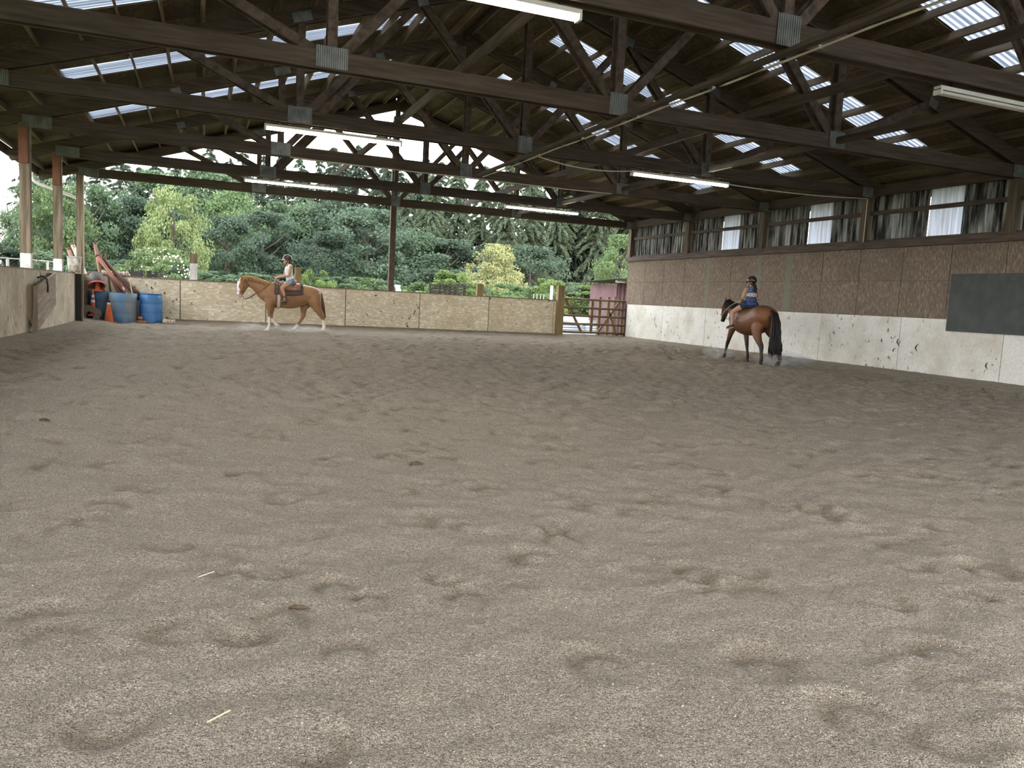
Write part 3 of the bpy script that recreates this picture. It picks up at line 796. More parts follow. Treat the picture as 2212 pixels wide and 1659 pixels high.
# striped pole, blocks and boards along the top of the far wall
e = empty('striped_pole', (-2.40, 25.34, 1.375), 0, 'short peeling white and brown striped pole on the far wall', 'pole')
MB().lathe([(0.05, -0.36), (0.062, -0.355)]+[(0.062+0.006*math.sin(k*2.1), -0.35+0.7*k/16) for k in range(17)]+[(0.06, 0.36), (0.05, 0.362)], 14, axis='x').build('log_body', m_log, e, True)
MB().lathe([(0.06, 0.28), (0.082, 0.285), (0.082, 0.33), (0.06, 0.335)], 14, axis='x').build('end_collar', m_whitepole, e, True)
m_grey = mk('grey wood', (0.19,0.175,0.15), (0.27,0.25,0.22), (2,12,12), 1.0, 0.85)
tag(MB().box((-3.0, 25.36, 1.316), (-2.3, 25.42, 1.40)).build('grey_rail', m_grey), 'grey rail end lying behind the striped pole', 'board')
def block(x, label, blk):
    e = empty('jump_block', (x, 25.34, 1.316), 0, label, 'block', 'black blocks on the far wall')
    for q in blk: MB().box(q[0], q[1]).build('block_piece', m_dark, e)
m_dark = mk('black weathered plastic', (0.045,0.046,0.048), (0.085,0.08,0.072), (6,6,6), 1.0, 0.7)
block(-1.83, 'black notched jump block next to the striped pole', [((-0.16,-0.06,0), (0.16,0.06,0.13)), ((-0.16,-0.06,0.13), (-0.07,0.06,0.19)), ((0.07,-0.06,0.13), (0.16,0.06,0.19)), ((-0.05,-0.06,0.13), (0.05,0.06,0.165))])
block(-1.41, 'black H-shaped jump block, right of the notched one', [((-0.16,-0.06,0), (-0.03,0.06,0.19)), ((0.05,-0.06,0), (0.15,0.06,0.18)), ((-0.03,-0.05,0.02), (0.05,0.05,0.09))])
tag(MB().box((-1.22, 25.30, 1.316), (-0.86, 25.40, 1.345)).build('board_offcut', m_grey), 'thin grey board offcut lying on the far wall', 'board')
# on the sand by the barrels
e = empty('striped_pole', (-0.93, 24.55, 0.075), 0, 'short white striped pole piece lying on the sand', 'pole'); e.rotation_euler = (0, 0.05, -0.25)
MB().lathe([(0.05, -0.17)]+[(0.068+0.008*math.sin(k*2.4), -0.165+0.33*k/10) for k in range(11)]+[(0.055, 0.17)], 14, axis='x').build('log_body', m_log, e, True)
MB().lathe([(0.06, 0.11), (0.083, 0.115), (0.083, 0.155), (0.06, 0.16)], 14, axis='x').build('end_collar', m_whitepole, e, True)
m_logbr = mk('orange brown rail', (0.30,0.14,0.075), (0.40,0.21,0.125), (3,12,12), 1.0, 0.7)
for (a, b, z, lb) in (((-1.86, 24.62), (-1.52, 24.40), 0.045, 'lower orange-brown rail between the barrels'), ((-1.80, 24.75), (-1.64, 24.45), 0.145, 'upper short orange-brown rail between the barrels')):
    tag(MB().tube([(a[0], a[1], z), (b[0], b[1], z)], 0.045, 12).build('rail_piece', m_logbr, None, True), lb, 'rail')

# ---- tilted wooden feed box on the left wall, with chain
fb = empty('feed_box', (-3.0, 16.55, 0), 0, 'tilted wooden plank feed box fixed to the left wall', 'box')
m_fb = mk('weathered pinkish planks', (0.22,0.17,0.135), (0.32,0.26,0.21), (10,1.2,10), 1.0, 0.85, 0.2)
for k in range(5):
    z0 = lambda y: (0.22+0.165*k)+(0.19+0.02*k)*y/1.9*1.0 if True else 0
    a0, b0 = 0.18+0.164*k, 0.18+0.164*(k+1)-0.006
    a1, b1 = 0.62+0.128*k, 0.62+0.128*(k+1)-0.006
    MB().poly([(0.14, 0.03, a0), (0.14, 1.92, a1), (0.14, 1.92, b1), (0.14, 0.03, b0)], (0.02, 0, 0)).build('plank', m_fb, fb)
MB().poly([(0.0, 0.0, 0.42), (0.135, 0.0, 0.16), (0.135, 0.0, 1.0), (0.0, 0.0, 1.03)], (0, 0.025, 0)).build('end_board', m_post, fb)
MB().poly([(0.0, 1.90, 0.62), (0.135, 1.90, 0.62), (0.135, 1.90, 1.26), (0.0, 1.90, 1.26)], (0, 0.025, 0)).build('end_board', m_post, fb)
MB().beam((0.155, 0.0, 1.0), (0.155, 1.93, 1.262), 0.04, 0.03).build('top_rail', m_fb, fb)
MB().beam((0.10, -0.012, 0.12), (0.13, -0.012, 1.0), 0.06, 0.03, (0,1,0)).build('corner_post', m_post, fb)
ch = empty('chain', (-2.99, 17.2, 1.30), 0, 'steel chain hanging from the left wall into the feed box', 'chain')
for k in range(11):
    z = 0.42-0.062*k; lk = []
    for q in range(9):
        an = 2*math.pi*q/8; u = 0.017*math.cos(an); w = 0.037*math.sin(an)
        lk.append((u if k % 2 else 0.0, 0.0 if k % 2 else u, w))
    MB().tube([(0.012+p[0]+0.008*k, p[1]+0.01*k, z+p[2]) for p in lk], 0.006, 5, cap=False).build('chain_link', m_chain, ch, True)
rp = empty('rope', (-2.84, 17.35, 1.10), 0, 'dark rope end draped over the feed box edge', 'rope')
MB().tube([(-0.12, -0.12, 0.05), (-0.04, -0.06, 0.09), (0.02, 0.0, 0.04), (0.035, 0.02, -0.08), (0.032, 0.02, -0.22)], 0.016, 8).build('strand', m_black, rp, True)
# chain top hangs from the post by an eye
e = empty('lead_hook', (-3.19, 18.0, 1.72), 0, 'small rusty hook on the nearest left post', 'hook')
MB().tube([(0,0,0.05), (0.02,0,0.0), (0.03,0,-0.05), (0.0,0,-0.07)], 0.006, 6).build('hook_wire', m_spacer, e, True)

# ---- marks on the right wall
m_green = mk('faded green paint', (0.145,0.150,0.112), (0.20,0.195,0.150), (30,30,7), 1.0, 0.85)
for y, w in ((18.02, 0.20), (16.82, 0.24), (20.42, 0.16)):
    MB().box((XRW-0.0015, y-w/2, 1.312), (XRW+0.002, y+w/2, 2.85)).build('paint_band', m_green, wr_)
mk_tear = mk('torn dark gouge', (0.03,0.022,0.015), None)
for i, (y, z, w, h, a) in enumerate(((13.02, 0.74, 0.05, 0.17, 0.3), (12.52, 0.66, 0.05, 0.17, -0.15), (13.13, 0.56, 0.03, 0.09, -0.5), (10.86, 0.42, 0.03, 0.14, 0.1))):
    pts = []
    for k in range(9):
        t = k/8*2-1; pts.append((XRW-0.010, y+w*(1-t*t)*1.2+a*h*t*0.5, z+h/2*t))
    tag(MB().tube(pts, [0.004+0.010*(1-abs(k/8*2-1)) for k in range(9)], 6).build('gouge', mk_tear), 'dark curved gouge in the white kickboard, ' + ['by a board seam', 'right of the seam', 'small one low by the seam', 'low under the mat'][i], 'gouge', 'gouges in the kickboard')

# ---- loose bits on the sand
m_dung = mk('dried dung', (0.085,0.058,0.038), (0.13,0.09,0.06), (30,30,30), 1.0, 0.95)
def ground_z(x, y): return float(sand_height(np.array([[x]]), np.array([[y]]))[0, 0])
BITS = [(1.435, 5.33, 0.036, 'small brown dung lump on the sand near the centre'), (-1.24, 7.45, 0.024, 'small brown dung lump at left, by the hoof prints')]
for x, y, r, lb in BITS:
    mb = MB(); z = ground_z(x, y)
    for k in range(7): mb.ball((x+random.uniform(-1,1)*r*1.3, y+random.uniform(-1,1)*r, z+r*0.25), (r*0.55, r*0.45, r*0.38), 8, 6)
    tag(mb.build('dung_lump', m_dung, None, True), lb, 'dung')
x, y = 0.345, 2.91; z = ground_z(x, y)+0.008
tag(MB().tube([(x-0.035, y+0.008, z), (x-0.01, y, z+0.004), (x+0.01, y-0.003, z+0.002), (x+0.036, y-0.010, z)], [0.006,0.009,0.008,0.005], 8).build('bark_chip', m_dung, None, True), 'dark bark chip lying on the sand in the foreground', 'chip')
for i, (x, y) in enumerate(((0.05, 2.18), (0.02, 3.30))):
    z = ground_z(x, y)+0.006
    tag(MB().tube([(x-0.03, y-0.02, z), (x+0.03, y+0.02, z+0.004)], 0.0022, 5).build('straw', mk('straw', (0.60,0.52,0.34), None)), ['pale straw lying low in the foreground', 'pale straw above the bark chip'][i], 'straw')
# gravel grains in the near sand: far too many to count
gr = np.random.default_rng(5); N = 15000
gy = -0.2+6.2*gr.random(N)**1.0; gx = -1.9+gr.random(N)*(3.0+1.55*np.clip(gy, 0, 9))
gz = sand_height(gx[None, :].copy(), gy[None, :].copy())[0]
s = 0.0014+0.0030*gr.random(N)**3
oct_ = np.array([(1,0,0),(-1,0,0),(0,1,0),(0,-1,0),(0,0,0.7),(0,0,-0.7)])
V = (oct_[None]*(s[:, None, None]*(0.7+0.6*gr.random((N, 6, 1))))+np.stack([gx, gy, gz+s*0.2], 1)[:, None, :]).reshape(-1, 3)
T = np.array([(0,2,4),(2,1,4),(1,3,4),(3,0,4),(2,0,5),(1,2,5),(3,1,5),(0,3,5)])
F = (T[None]+6*np.arange(N)[:, None, None]).reshape(-1, 3)
me = bpy.data.meshes.new('gravel_grains'); me.from_pydata(V.tolist(), [], F.tolist()); me.update()
tag(link('gravel_grains', me, mk('pale gravel', (0.16,0.14,0.115), (0.60,0.55,0.46), (70,70,70), 1.0, 0.8, rnd=False)), 'pale gravel grains strewn through the near sand', 'gravel', kind='stuff')
# ================================================================ outside: ground, shed, trees
m_grass = mk('rough grass', (0.075,0.10,0.035), (0.16,0.15,0.075), (0.6,0.6,0.6), 1.0, 0.95, 0.0, 0.1, rnd=False, detail=8)
m_peach = mk('pale paddock sand', (0.50,0.37,0.26), (0.60,0.47,0.35), (0.5,0.5,0.5), 1.0, 0.95, rnd=False)
tag(MB().add([(-220,-120,-0.16),(220,-120,-0.16),(220,260,-0.16),(-220,260,-0.16)], [(0,1,2,3)]).build('ground', m_grass), 'rough green grass ground around the arena', 'ground', kind='structure')
pk = MB()
pk.add([(20,44,-0.13),(44,50,-0.13),(70,95,-0.13),(34,92,-0.13)], [(0,1,2,3)])
tag(pk.build('paddock_ground', m_peach), 'pale peach sand paddock seen through the gate', 'ground', kind='structure')

def quads(cent, ax, ay, col=None):
    """arrays of leaf quads -> (verts, faces); a diamond-ish quad per leaf"""
    n = len(cent)
    v = np.empty((n, 4, 3)); v[:,0] = cent-ax; v[:,1] = cent-ay*0.75; v[:,2] = cent+ax; v[:,3] = cent+ay*0.75
    return v.reshape(-1, 3), np.arange(n*4).reshape(n, 4)
def unit(v): return v/np.maximum(np.linalg.norm(v, axis=1, keepdims=True), 1e-9)
def np_mesh(name, v, f, mat):
    me = bpy.data.meshes.new(name); nv, nf = len(v), len(f)
    me.vertices.add(nv); me.vertices.foreach_set('co', v.astype(np.float32).ravel())
    me.loops.add(nf*4); me.loops.foreach_set('vertex_index', f.astype(np.int32).ravel())
    me.polygons.add(nf); me.polygons.foreach_set('loop_start', np.arange(0, nf*4, 4, dtype=np.int32)); me.polygons.foreach_set('loop_total', np.full(nf, 4, dtype=np.int32))
    me.update(calc_edges=True); me.validate(); me.materials.append(mat)
    return me

def mk_leaf(name, tr=0.35):
    m, nt, b = new_mat(name); out = nt.nodes['Material Output']
    oi = nt.nodes.new('ShaderNodeObjectInfo'); ge = nt.nodes.new('ShaderNodeNewGeometry'); hs = nt.nodes.new('ShaderNodeHueSaturation')
    mr = nt.nodes.new('ShaderNodeMapRange'); mr.inputs[3].default_value = 0.68; mr.inputs[4].default_value = 1.28
    nt.links.new(ge.outputs['Random Per Island'], mr.inputs[0]); nt.links.new(mr.outputs[0], hs.inputs['Value'])
    m2 = nt.nodes.new('ShaderNodeMapRange'); m2.inputs[3].default_value = 0.485; m2.inputs[4].default_value = 0.515
    nt.links.new(ge.outputs['Random Per Island'], m2.inputs[0]); nt.links.new(m2.outputs[0], hs.inputs['Hue'])
    nt.links.new(oi.outputs['Color'], hs.inputs['Color'])
    d = nt.nodes.new('ShaderNodeBsdfDiffuse'); t = nt.nodes.new('ShaderNodeBsdfTranslucent'); mx = nt.nodes.new('ShaderNodeMixShader'); mx.inputs[0].default_value = tr
    nt.links.new(hs.outputs[0], d.inputs['Color']); nt.links.new(hs.outputs[0], t.inputs['Color'])
    nt.links.new(d.outputs[0], mx.inputs[1]); nt.links.new(t.outputs[0], mx.inputs[2]); nt.links.new(mx.outputs[0], out.inputs['Surface'])
    return m
m_leaf = mk_leaf('foliage')
m_bark = mk('bark', (0.065,0.055,0.046), (0.12,0.10,0.085), (8,8,1.5), 1.0, 0.9, 0.3)

def leafy(seed, nclump, per, size, low=0.0, shape=1.0):
    """unit-height, unit-width crown of leaf clumps"""
    R = np.random.default_rng(seed)
    th = R.random(nclump)*2*np.pi; zz = R.random(nclump)
    z = low+(1-low)*zz
    t = (z-low)/(1-low)
    prof = np.sin(np.pi*np.clip(0.12+0.86*t, 0, 1))**(0.62*shape)
    rad = 0.5*prof*(0.45+0.55*np.sqrt(R.random(nclump)))
    c = np.stack([rad*np.cos(th), rad*np.sin(th), z], 1)
    cr = 0.07+0.075*R.random(nclump)
    p = np.repeat(c, per, 0)+unit(R.normal(size=(nclump*per, 3)))*(np.repeat(cr, per)*R.random(nclump*per)**0.45)[:, None]*np.array([1.25, 1.25, 0.75])
    nrm = unit(p-np.array([0, 0, 0.42]))+R.normal(size=p.shape)*0.75+np.array([0, 0, 0.25])
    nrm = unit(nrm); ax = unit(np.cross(nrm, R.normal(size=p.shape))); ay = np.cross(nrm, ax)
    s = (size*(0.6+0.8*R.random(len(p))))[:, None]
    p[:, 2] = np.clip(p[:, 2], 0.01, 1.02)
    return quads(p, ax*s, ay*s)
def trunk_mesh(seed, top, r, bend=0.03):
    R = random.Random(seed); mb = MB()
    pts = [(bend*math.sin(i*1.3+seed)*i/6, bend*math.cos(i*1.7+seed)*i/6, top*i/6) for i in range(7)]
    mb.tube(pts, [r*(1-0.75*i/6) for i in range(7)], 8)
    for k in range(7):
        z = top*(0.35+0.6*R.random()); a = R.random()*6.28; L = 0.18+0.2*R.random()
        b0 = Vector((0, 0, z)); b1 = Vector((L*math.cos(a), L*math.sin(a), z+L*0.8))
        mb.tube([b0, b0.lerp(b1, .5)+Vector((0, 0, -.02)), b1], [r*.4, r*.28, r*.1], 6)
    me = mb.mesh('trunk', True); me.materials.append(m_bark); return me
def fir_mesh(seed, bare=0.12, dens=1.0, wid=0.17, droop=0.5):
    """unit-height fir: whorls of drooping boughs set with needle sprays"""
    R = np.random.default_rng(seed); V, F, n = [], [], 0
    cents, axs, ays = [], [], []
    z = bare
    while z < 0.985:
        t = (z-bare)/(1-bare); L0 = wid*(1-t)**0.75+0.012
        for k in range(int(R.integers(4, 7))):
            a = R.random()*2*np.pi; L = L0*(0.55+0.6*R.random())
            m = max(6, int(270*dens*L/wid))
            u = R.random(m)**0.7; d = np.array([np.cos(a), np.sin(a)])
            sp = (R.random(m)-0.5)*0.30*L*(1.15-u)
            x = d[0]*u*L-d[1]*sp; y = d[1]*u*L+d[0]*sp
            zz = z+0.10*L*u-droop*L*u**2-np.abs(R.normal(size=m))*0.010
            cents.append(np.stack([x, y, zz], 1))
            o = np.stack([np.full(m, d[0]), np.full(m, d[1]), -0.55-0.5*R.random(m)], 1)+R.normal(size=(m, 3))*0.35
            o = unit(o); s2 = unit(np.cross(o, R.normal(size=(m, 3))))
            s = (0.0085*(0.6+0.9*R.random(m)))[:, None]
            axs.append(o*s*1.35); ays.append(s2*s*0.5)
        z += 0.017+0.016*R.random()
    return quads(np.concatenate(cents), np.concatenate(axs), np.concatenate(ays))
def fir_trunk(seed):
    mb = MB().tube([(0,0,-0.005), (0.002,0,0.3), (0,0.002,0.65), (0,0,0.985)], [0.0135, 0.0105, 0.006, 0.0012], 8)
    R = random.Random(seed)
    for k in range(14):
        z = 0.06+0.3*R.random(); a = R.random()*6.28; L = 0.03+0.06*R.random()
        mb.tube([(0,0,z), (L*math.cos(a), L*math.sin(a), z-0.01)], [0.002, 0.0006], 5)
    me = mb.mesh('trunk', True); me.materials.append(m_bark); return me

crowns = [np_mesh('crown', *leafy(100+k, 70, 210, 0.0138, 0.06), m_leaf) for k in range(5)]
bushes = [np_mesh('foliage', *leafy(200+k, 46, 200, 0.0185, 0.0, 0.7), m_leaf) for k in range(4)]
airy = [np_mesh('crown', *leafy(300+k, 44, 120, 0.013, 0.1), m_leaf) for k in range(2)]
dtr = [trunk_mesh(k, 0.8, 0.032) for k in range(3)]
btr = [trunk_mesh(10+k, 0.6, 0.02) for k in range(2)]
firs = [np_mesh('boughs', *fir_mesh(400+k, 0.10+0.03*k, 1.0, 0.17+0.014*k), m_leaf) for k in range(3)]
firs_near = [np_mesh('boughs', *fir_mesh(450+k, 0.20, 1.3, 0.19, 0.75), m_leaf) for k in range(2)]
firs_thin = [np_mesh('boughs', *fir_mesh(480+k, 0.16, 0.5, 0.19, 0.3), m_leaf) for k in range(2)]
ftr = [fir_trunk(k) for k in range(2)]
COLS = dict(pale=(0.28,0.29,0.20), mid=(0.118,0.168,0.100), bright=(0.145,0.205,0.098), dark=(0.070,0.100,0.070), yellow=(0.24,0.295,0.135), grey=(0.100,0.140,0.098),
            gold=(0.28,0.29,0.14), lime=(0.165,0.225,0.085), flower=(0.14,0.19,0.09), fir=(0.098,0.130,0.095), fir2=(0.135,0.170,0.110))
PLACE = ['left of the nearest white-footed post', 'between the two white-footed posts', 'beside the far corner post', 'above the blue barrels', 'left of the white-footed stub post',
         'right of the white-footed stub post', 'behind the chestnut horse\'s rider', 'left of the tall middle post', 'right of the tall middle post', 'left of the gate post', 'behind the gate', 'beside the right wall']
ORD = ['', 'second ', 'third ', 'fourth ', 'fifth ', 'sixth ', 'seventh ', 'eighth ', 'ninth ']
NAMECOL = dict(pale='pale thin', mid='mid-green', bright='fresh green', dark='dark green', yellow='yellow-green', grey='grey-green', gold='golden', lime='lime green', flower='white-flowered')
seen = {}
def tree_label(kind, zone):
    k = (kind, zone); seen[k] = seen.get(k, 0)+1
    return '%s%s %s' % (ORD[seen[k]-1], kind, PLACE[zone])
def plant(name, crown, trunk, x, y, w, h, col, label, cat, group, rz):
    e = empty(name, (x, y, -0.16), rz, label, cat, group)
    o = link(crown.name.split('.')[0], crown, None, e); o.scale = (w, w, h)
    c = COLS[col]; j = 0.88+0.24*random.random(); o.color = (c[0]*j, c[1]*j, c[2]*j, 1)
    t = link('trunk', trunk, None, e); t.scale = (h, h, h) if name == 'fir_tree' else (min(w, h)*0.9, min(w, h)*0.9, h)
    return e
FIRS = [(-19.3, 108, 17.1, 0, 1), (-16.8, 104, 15.2, 0, 1), (-13.5, 100, 16.5, 0, 2), (-12.3, 112, 16.4, 0, 3), (-9.6, 108, 17.7, 0, 3), (-8.3, 118, 17.1, 0, 4), (-5.8, 110, 17.4, 0, 4), (-3.5, 106, 16.6, 0, 4), (-1.4, 112, 17.0, 0, 5), (0.5, 104, 18.6, 0, 5), (3.1, 116, 19.0, 0, 5), (4.4, 108, 19.0, 0, 6), (7.2, 112, 19.1, 0, 6), (9.1, 106, 19.1, 0, 6), (12.2, 114, 20.0, 0, 7), (14.0, 108, 18.8, 0, 7), (15.3, 104, 20.0, 0, 7), (18.0, 112, 20.7, 0, 7), (19.1, 108, 21.3, 0, 7), (22.3, 114, 20.6, 0, 7), (22.7, 106, 20.2, 0, 7), (26.0, 112, 20.1, 0, 8), (27.1, 108, 19.8, 0, 8), (30.4, 116, 22.7, 0, 8), (29.6, 104, 19.7, 0, 8), (46.8, 112, 23.9, 0, 9), (50.9, 108, 25.8, 0, 10), (60.2, 112, 26.2, 0, 11), (66.1, 108, 26.9, 0, 11),
        (19.7, 82, 13.5, 1, 8), (21.3, 78, 14.1, 1, 8), (25.7, 84, 17.1, 1, 8), (27.6, 80, 16.0, 1, 9), (28.9, 76, 16.3, 1, 9), (34.6, 84, 17.1, 1, 9), (47.9, 106, 23.1, 1, 10), (54.2, 112, 23.7, 1, 10), (53.7, 104, 23.1, 1, 11), (60.9, 110, 23.8, 1, 11), (62.6, 106, 24.1, 1, 11)]
DECID = [(-15.8, 80, 7.6, 3.1, 'pale', 0), (-12.5, 74, 8.0, 3.6, 'mid', 1), (-10.5, 70, 7.6, 3.5, 'bright', 1), (-9.5, 78, 8.3, 4.3, 'mid', 3), (-8.1, 82, 7.0, 5.8, 'dark', 3), (-5.6, 80, 7.7, 4.6, 'dark', 4), (-4.4, 84, 10.3, 5.3, 'mid', 4), (-2.0, 60, 7.1, 3.0, 'yellow', 4), (0.0, 84, 11.0, 6.4, 'mid', 5), (2.4, 76, 8.7, 5.2, 'bright', 5), (1.6, 66, 5.9, 4.0, 'grey', 5), (4.7, 70, 6.7, 4.9, 'grey', 6), (7.8, 80, 9.1, 6.6, 'mid', 6), (9.7, 74, 7.9, 5.4, 'mid', 7), (11.7, 72, 8.3, 6.2, 'grey', 7), (12.8, 66, 7.2, 5.9, 'grey', 7), (8.7, 62, 5.1, 3.9, 'dark', 7), (17.4, 70, 6.4, 5.2, 'mid', 8), (19.7, 68, 5.7, 6.5, 'grey', 8), (21.1, 58, 5.0, 3.2, 'gold', 9), (26.8, 64, 5.4, 4.9, 'grey', 9), (40.2, 72, 7.6, 3.8, 'bright', 11)]
BUSH = [(-14.0, 70, 3.62, 3.3, 'dark', 0), (-10.7, 66, 3.17, 3.2, 'mid', 1), (-13.0, 72, 3.98, 2.9, 'dark', 1), (-5.3, 56, 2.59, 2.9, 'dark', 3), (-3.9, 50, 2.19, 2.2, 'bright', 3), (-2.2, 46, 3.11, 2.5, 'flower', 4), (-1.2, 56, 2.87, 2.5, 'dark', 4), (0.2, 54, 2.18, 2.5, 'mid', 5), (2.8, 54, 2.19, 3.1, 'mid', 6), (5.0, 56, 2.29, 3.4, 'dark', 6), (6.0, 46, 2.63, 1.4, 'lime', 7), (7.6, 48, 2.19, 2.2, 'mid', 7), (9.5, 50, 2.27, 2.4, 'bright', 7), (10.5, 48, 2.17, 2.0, 'mid', 7), (11.5, 44, 2.26, 2.7, 'bright', 8), (12.9, 42, 2.79, 2.1, 'lime', 8), (14.5, 44, 2.20, 2.3, 'mid', 8), (17.7, 46, 2.38, 2.2, 'bright', 9), (18.1, 44, 2.32, 2.1, 'bright', 9), (17.8, 40, 2.64, 1.8, 'lime', 9), (48.1, 100, 4.23, 6.5, 'bright', 10), (49.8, 98, 3.94, 5.8, 'lime', 10), (56.9, 104, 5.16, 8.6, 'mid', 11), (-9.4, 95, 6.42, 6.7, 'dark', 3), (5.9, 96, 5.61, 8.7, 'dark', 6), (13.3, 96, 5.88, 9.3, 'dark', 7), (21.1, 96, 6.16, 9.2, 'dark', 7), (30.7, 96, 5.68, 10.6, 'dark', 8), (54.6, 120, 6.71, 12.8, 'dark', 9), (64.9, 118, 8.11, 13.3, 'dark', 11), (-2.1, 96, 6.05, 7.7, 'dark', 4)]
for i, (x, y, h, near, zone) in enumerate(FIRS):
    cr = firs_near[i % 2] if near else (firs_thin[i % 2] if zone in (1, 2, 3) else firs[i % 3])
    plant('fir_tree', cr, ftr[i % 2], x, y, h*1.12, h*1.0, 'fir2' if near else 'fir', tree_label('tall drooping fir in the nearer row' if near else 'tall dark fir in the far row', zone), 'tree', 'firs behind the arena', i*1.7)
for i, (x, y, h, w, col, zone) in enumerate(DECID):
    cr = airy[i % 2] if col in ('pale',) else crowns[i % 5]
    plant('leafy_tree', cr, dtr[i % 3], x, y, w*1.5, h*1.12, col, tree_label(NAMECOL[col]+' leafy tree', zone), 'tree', 'leafy trees behind the arena', i*2.1)
for i, (x, y, h, w, col, zone) in enumerate(BUSH):
    far = y > 90
    plant('shrub', bushes[i % 4], btr[i % 2], x, y, w*1.4, h, col, tree_label((NAMECOL[col]+' undergrowth clump between the trunks') if far else NAMECOL[col]+' shrub', zone), 'shrub', 'shrubs beyond the wall', i*1.3)
# white blossoms on the flowering shrub
fx, fy, fh, fw = BUSH[5][:4]; bl = MB()
for k in range(170):
    a = random.random()*6.28; z = 0.25+0.7*random.random(); r = fw*0.62*math.sin(math.pi*min(0.97, 0.2+0.72*z))
    bl.ball((fx+r*math.cos(a), fy+r*math.sin(a), fh*z), 0.045, 5, 4)
o = bl.build('blossoms', mk('white petals', (0.75,0.75,0.68), None)); tag(o, 'white blossoms scattered over the flowering shrub by the stub post', 'flowers', kind='stuff')

# ---- shed beyond the gate
m_shed = mk('faded maroon metal', (0.115,0.056,0.066), (0.175,0.098,0.112), (3,3,1), 1.5, 0.6)
m_pallet0 = mk('dark old roofing', (0.035,0.032,0.03), (0.06,0.055,0.05), (3,3,3), 1.0, 0.95)
sh = empty('shed', (16.42, 29.6, -0.16), 0, 'small maroon corrugated shed behind the gate', 'shed')
n = 64; vs = []; fs = []
for i in range(n+1):
    x = 3.2*i/n; d = 0.045*(1 if (i % 4) else -1)
    for (zz, yy) in ((0, d), (2.36, d), (2.36, d+0.01), (0, d+0.01)): vs.append((x, yy, zz))
for i in range(n):
    for k in range(4): fs.append((i*4+k, i*4+(k+1) % 4, (i+1)*4+(k+1) % 4, (i+1)*4+k))
MB().add(vs, fs).build('metal_wall', m_shed, sh)
MB().box((0, 0.02, 0), (0.05, 2.5, 2.3)).build('side_wall', m_shed, sh)
MB().poly([(-0.42, -0.75, 2.50), (3.6, -0.75, 2.50), (3.6, 2.6, 2.40), (-0.42, 2.6, 2.40)], (0, 0, 0.03)).build('roof_sheet', m_pallet0, sh)
MB().box((-0.40, -0.72, 2.40), (3.5, -0.68, 2.50)).build('fascia', m_pallet0, sh)
for k in range(9):
    MB().box((-0.1+0.40*k, -0.68, 2.37), (-0.06+0.40*k, 0.02, 2.48)).build('rafter', m_whitepaint, sh)

# ---- gate
gt = empty('wooden_gate', (11.90, 25.40, 0), 0, 'five-bar brown wooden gate between far wall and right wall', 'gate')
Zr = [0.20, 0.50, 0.79, 1.08, 1.385]
for z in Zr:
    MB().tube([(0.02, 0, z), (2.56, 0, z+0.01)], 0.042, 10).build('rail', m_gate, gt, True)
for x in (1.24, 2.50):
    MB().box((x-0.05, 0.03, 0.16), (x+0.05, 0.075, 1.42)).build('stile', m_gate, gt)
for a, b in (((0.15, 1.36), (0.86, 0.2)), ((2.35, 1.36), (1.52, 0.2)), ((1.9, 1.05), (2.38, 0.02))):
    MB().beam((a[0], 0.055, a[1]), (b[0], 0.055, b[1]), 0.085, 0.04, (0, 1, 0)).build('brace', m_gate, gt)
for i, (x, h) in enumerate(((13.62, 1.52), (13.98, 1.53), (14.25, 1.56))):
    tag(MB().box((x-0.05, 25.75, -0.16), (x+0.05, 25.85, h)).build('fence_picket', m_gate), 'dark upright picket behind the gate, ' + ['left', 'middle', 'right'][i] + ' of three', 'picket', 'pickets behind the gate')
m_galv = mk('galvanised sheet', (0.42,0.46,0.50), (0.62,0.66,0.70), (3,3,3), 1.0, 0.45, 0, 0.5, 0.2)
tk = empty('stock_tank', (16.4, 31.5, -0.16), 0, 'ribbed galvanised stock tank behind the gate', 'tank')
prof = []
for k in range(25): prof.append((0.50+0.022*math.sin(k*math.pi/2), 0.03+0.62*k/24))
MB().lathe([(0.46, 0)]+prof+[(0.45, 0.65), (0.44, 0.1)], 28).build('tank_body', m_galv, tk, True)
MB().lathe([(0.515, 0.63), (0.53, 0.65), (0.515, 0.67)], 28, ring=True).build('rim', m_galv, tk, True)
m_bluewhite = mk('blue white tarpaulin', (0.46,0.53,0.66), (0.68,0.70,0.74), (1.2,1.2,6), 1.0, 0.6)
for i, (x, y, l, h) in enumerate(((14.6, 31.6, 3.2, 0.55), (15.4, 34.6, 3.6, 0.62))):
    st = empty('board_stack', (x, y, -0.16), 0.15, ['low stack of pale blue-white boards right behind the gate', 'farther stack of pale blue-white boards behind the gate'][i], 'boards', 'board stacks')
    for k in range(5):
        MB().box((-l/2+0.05*k, -0.4, h*k/5+0.01), (l/2-0.08*(k % 2), 0.4, h*(k+1)/5-0.02)).build('board', m_bluewhite, st)

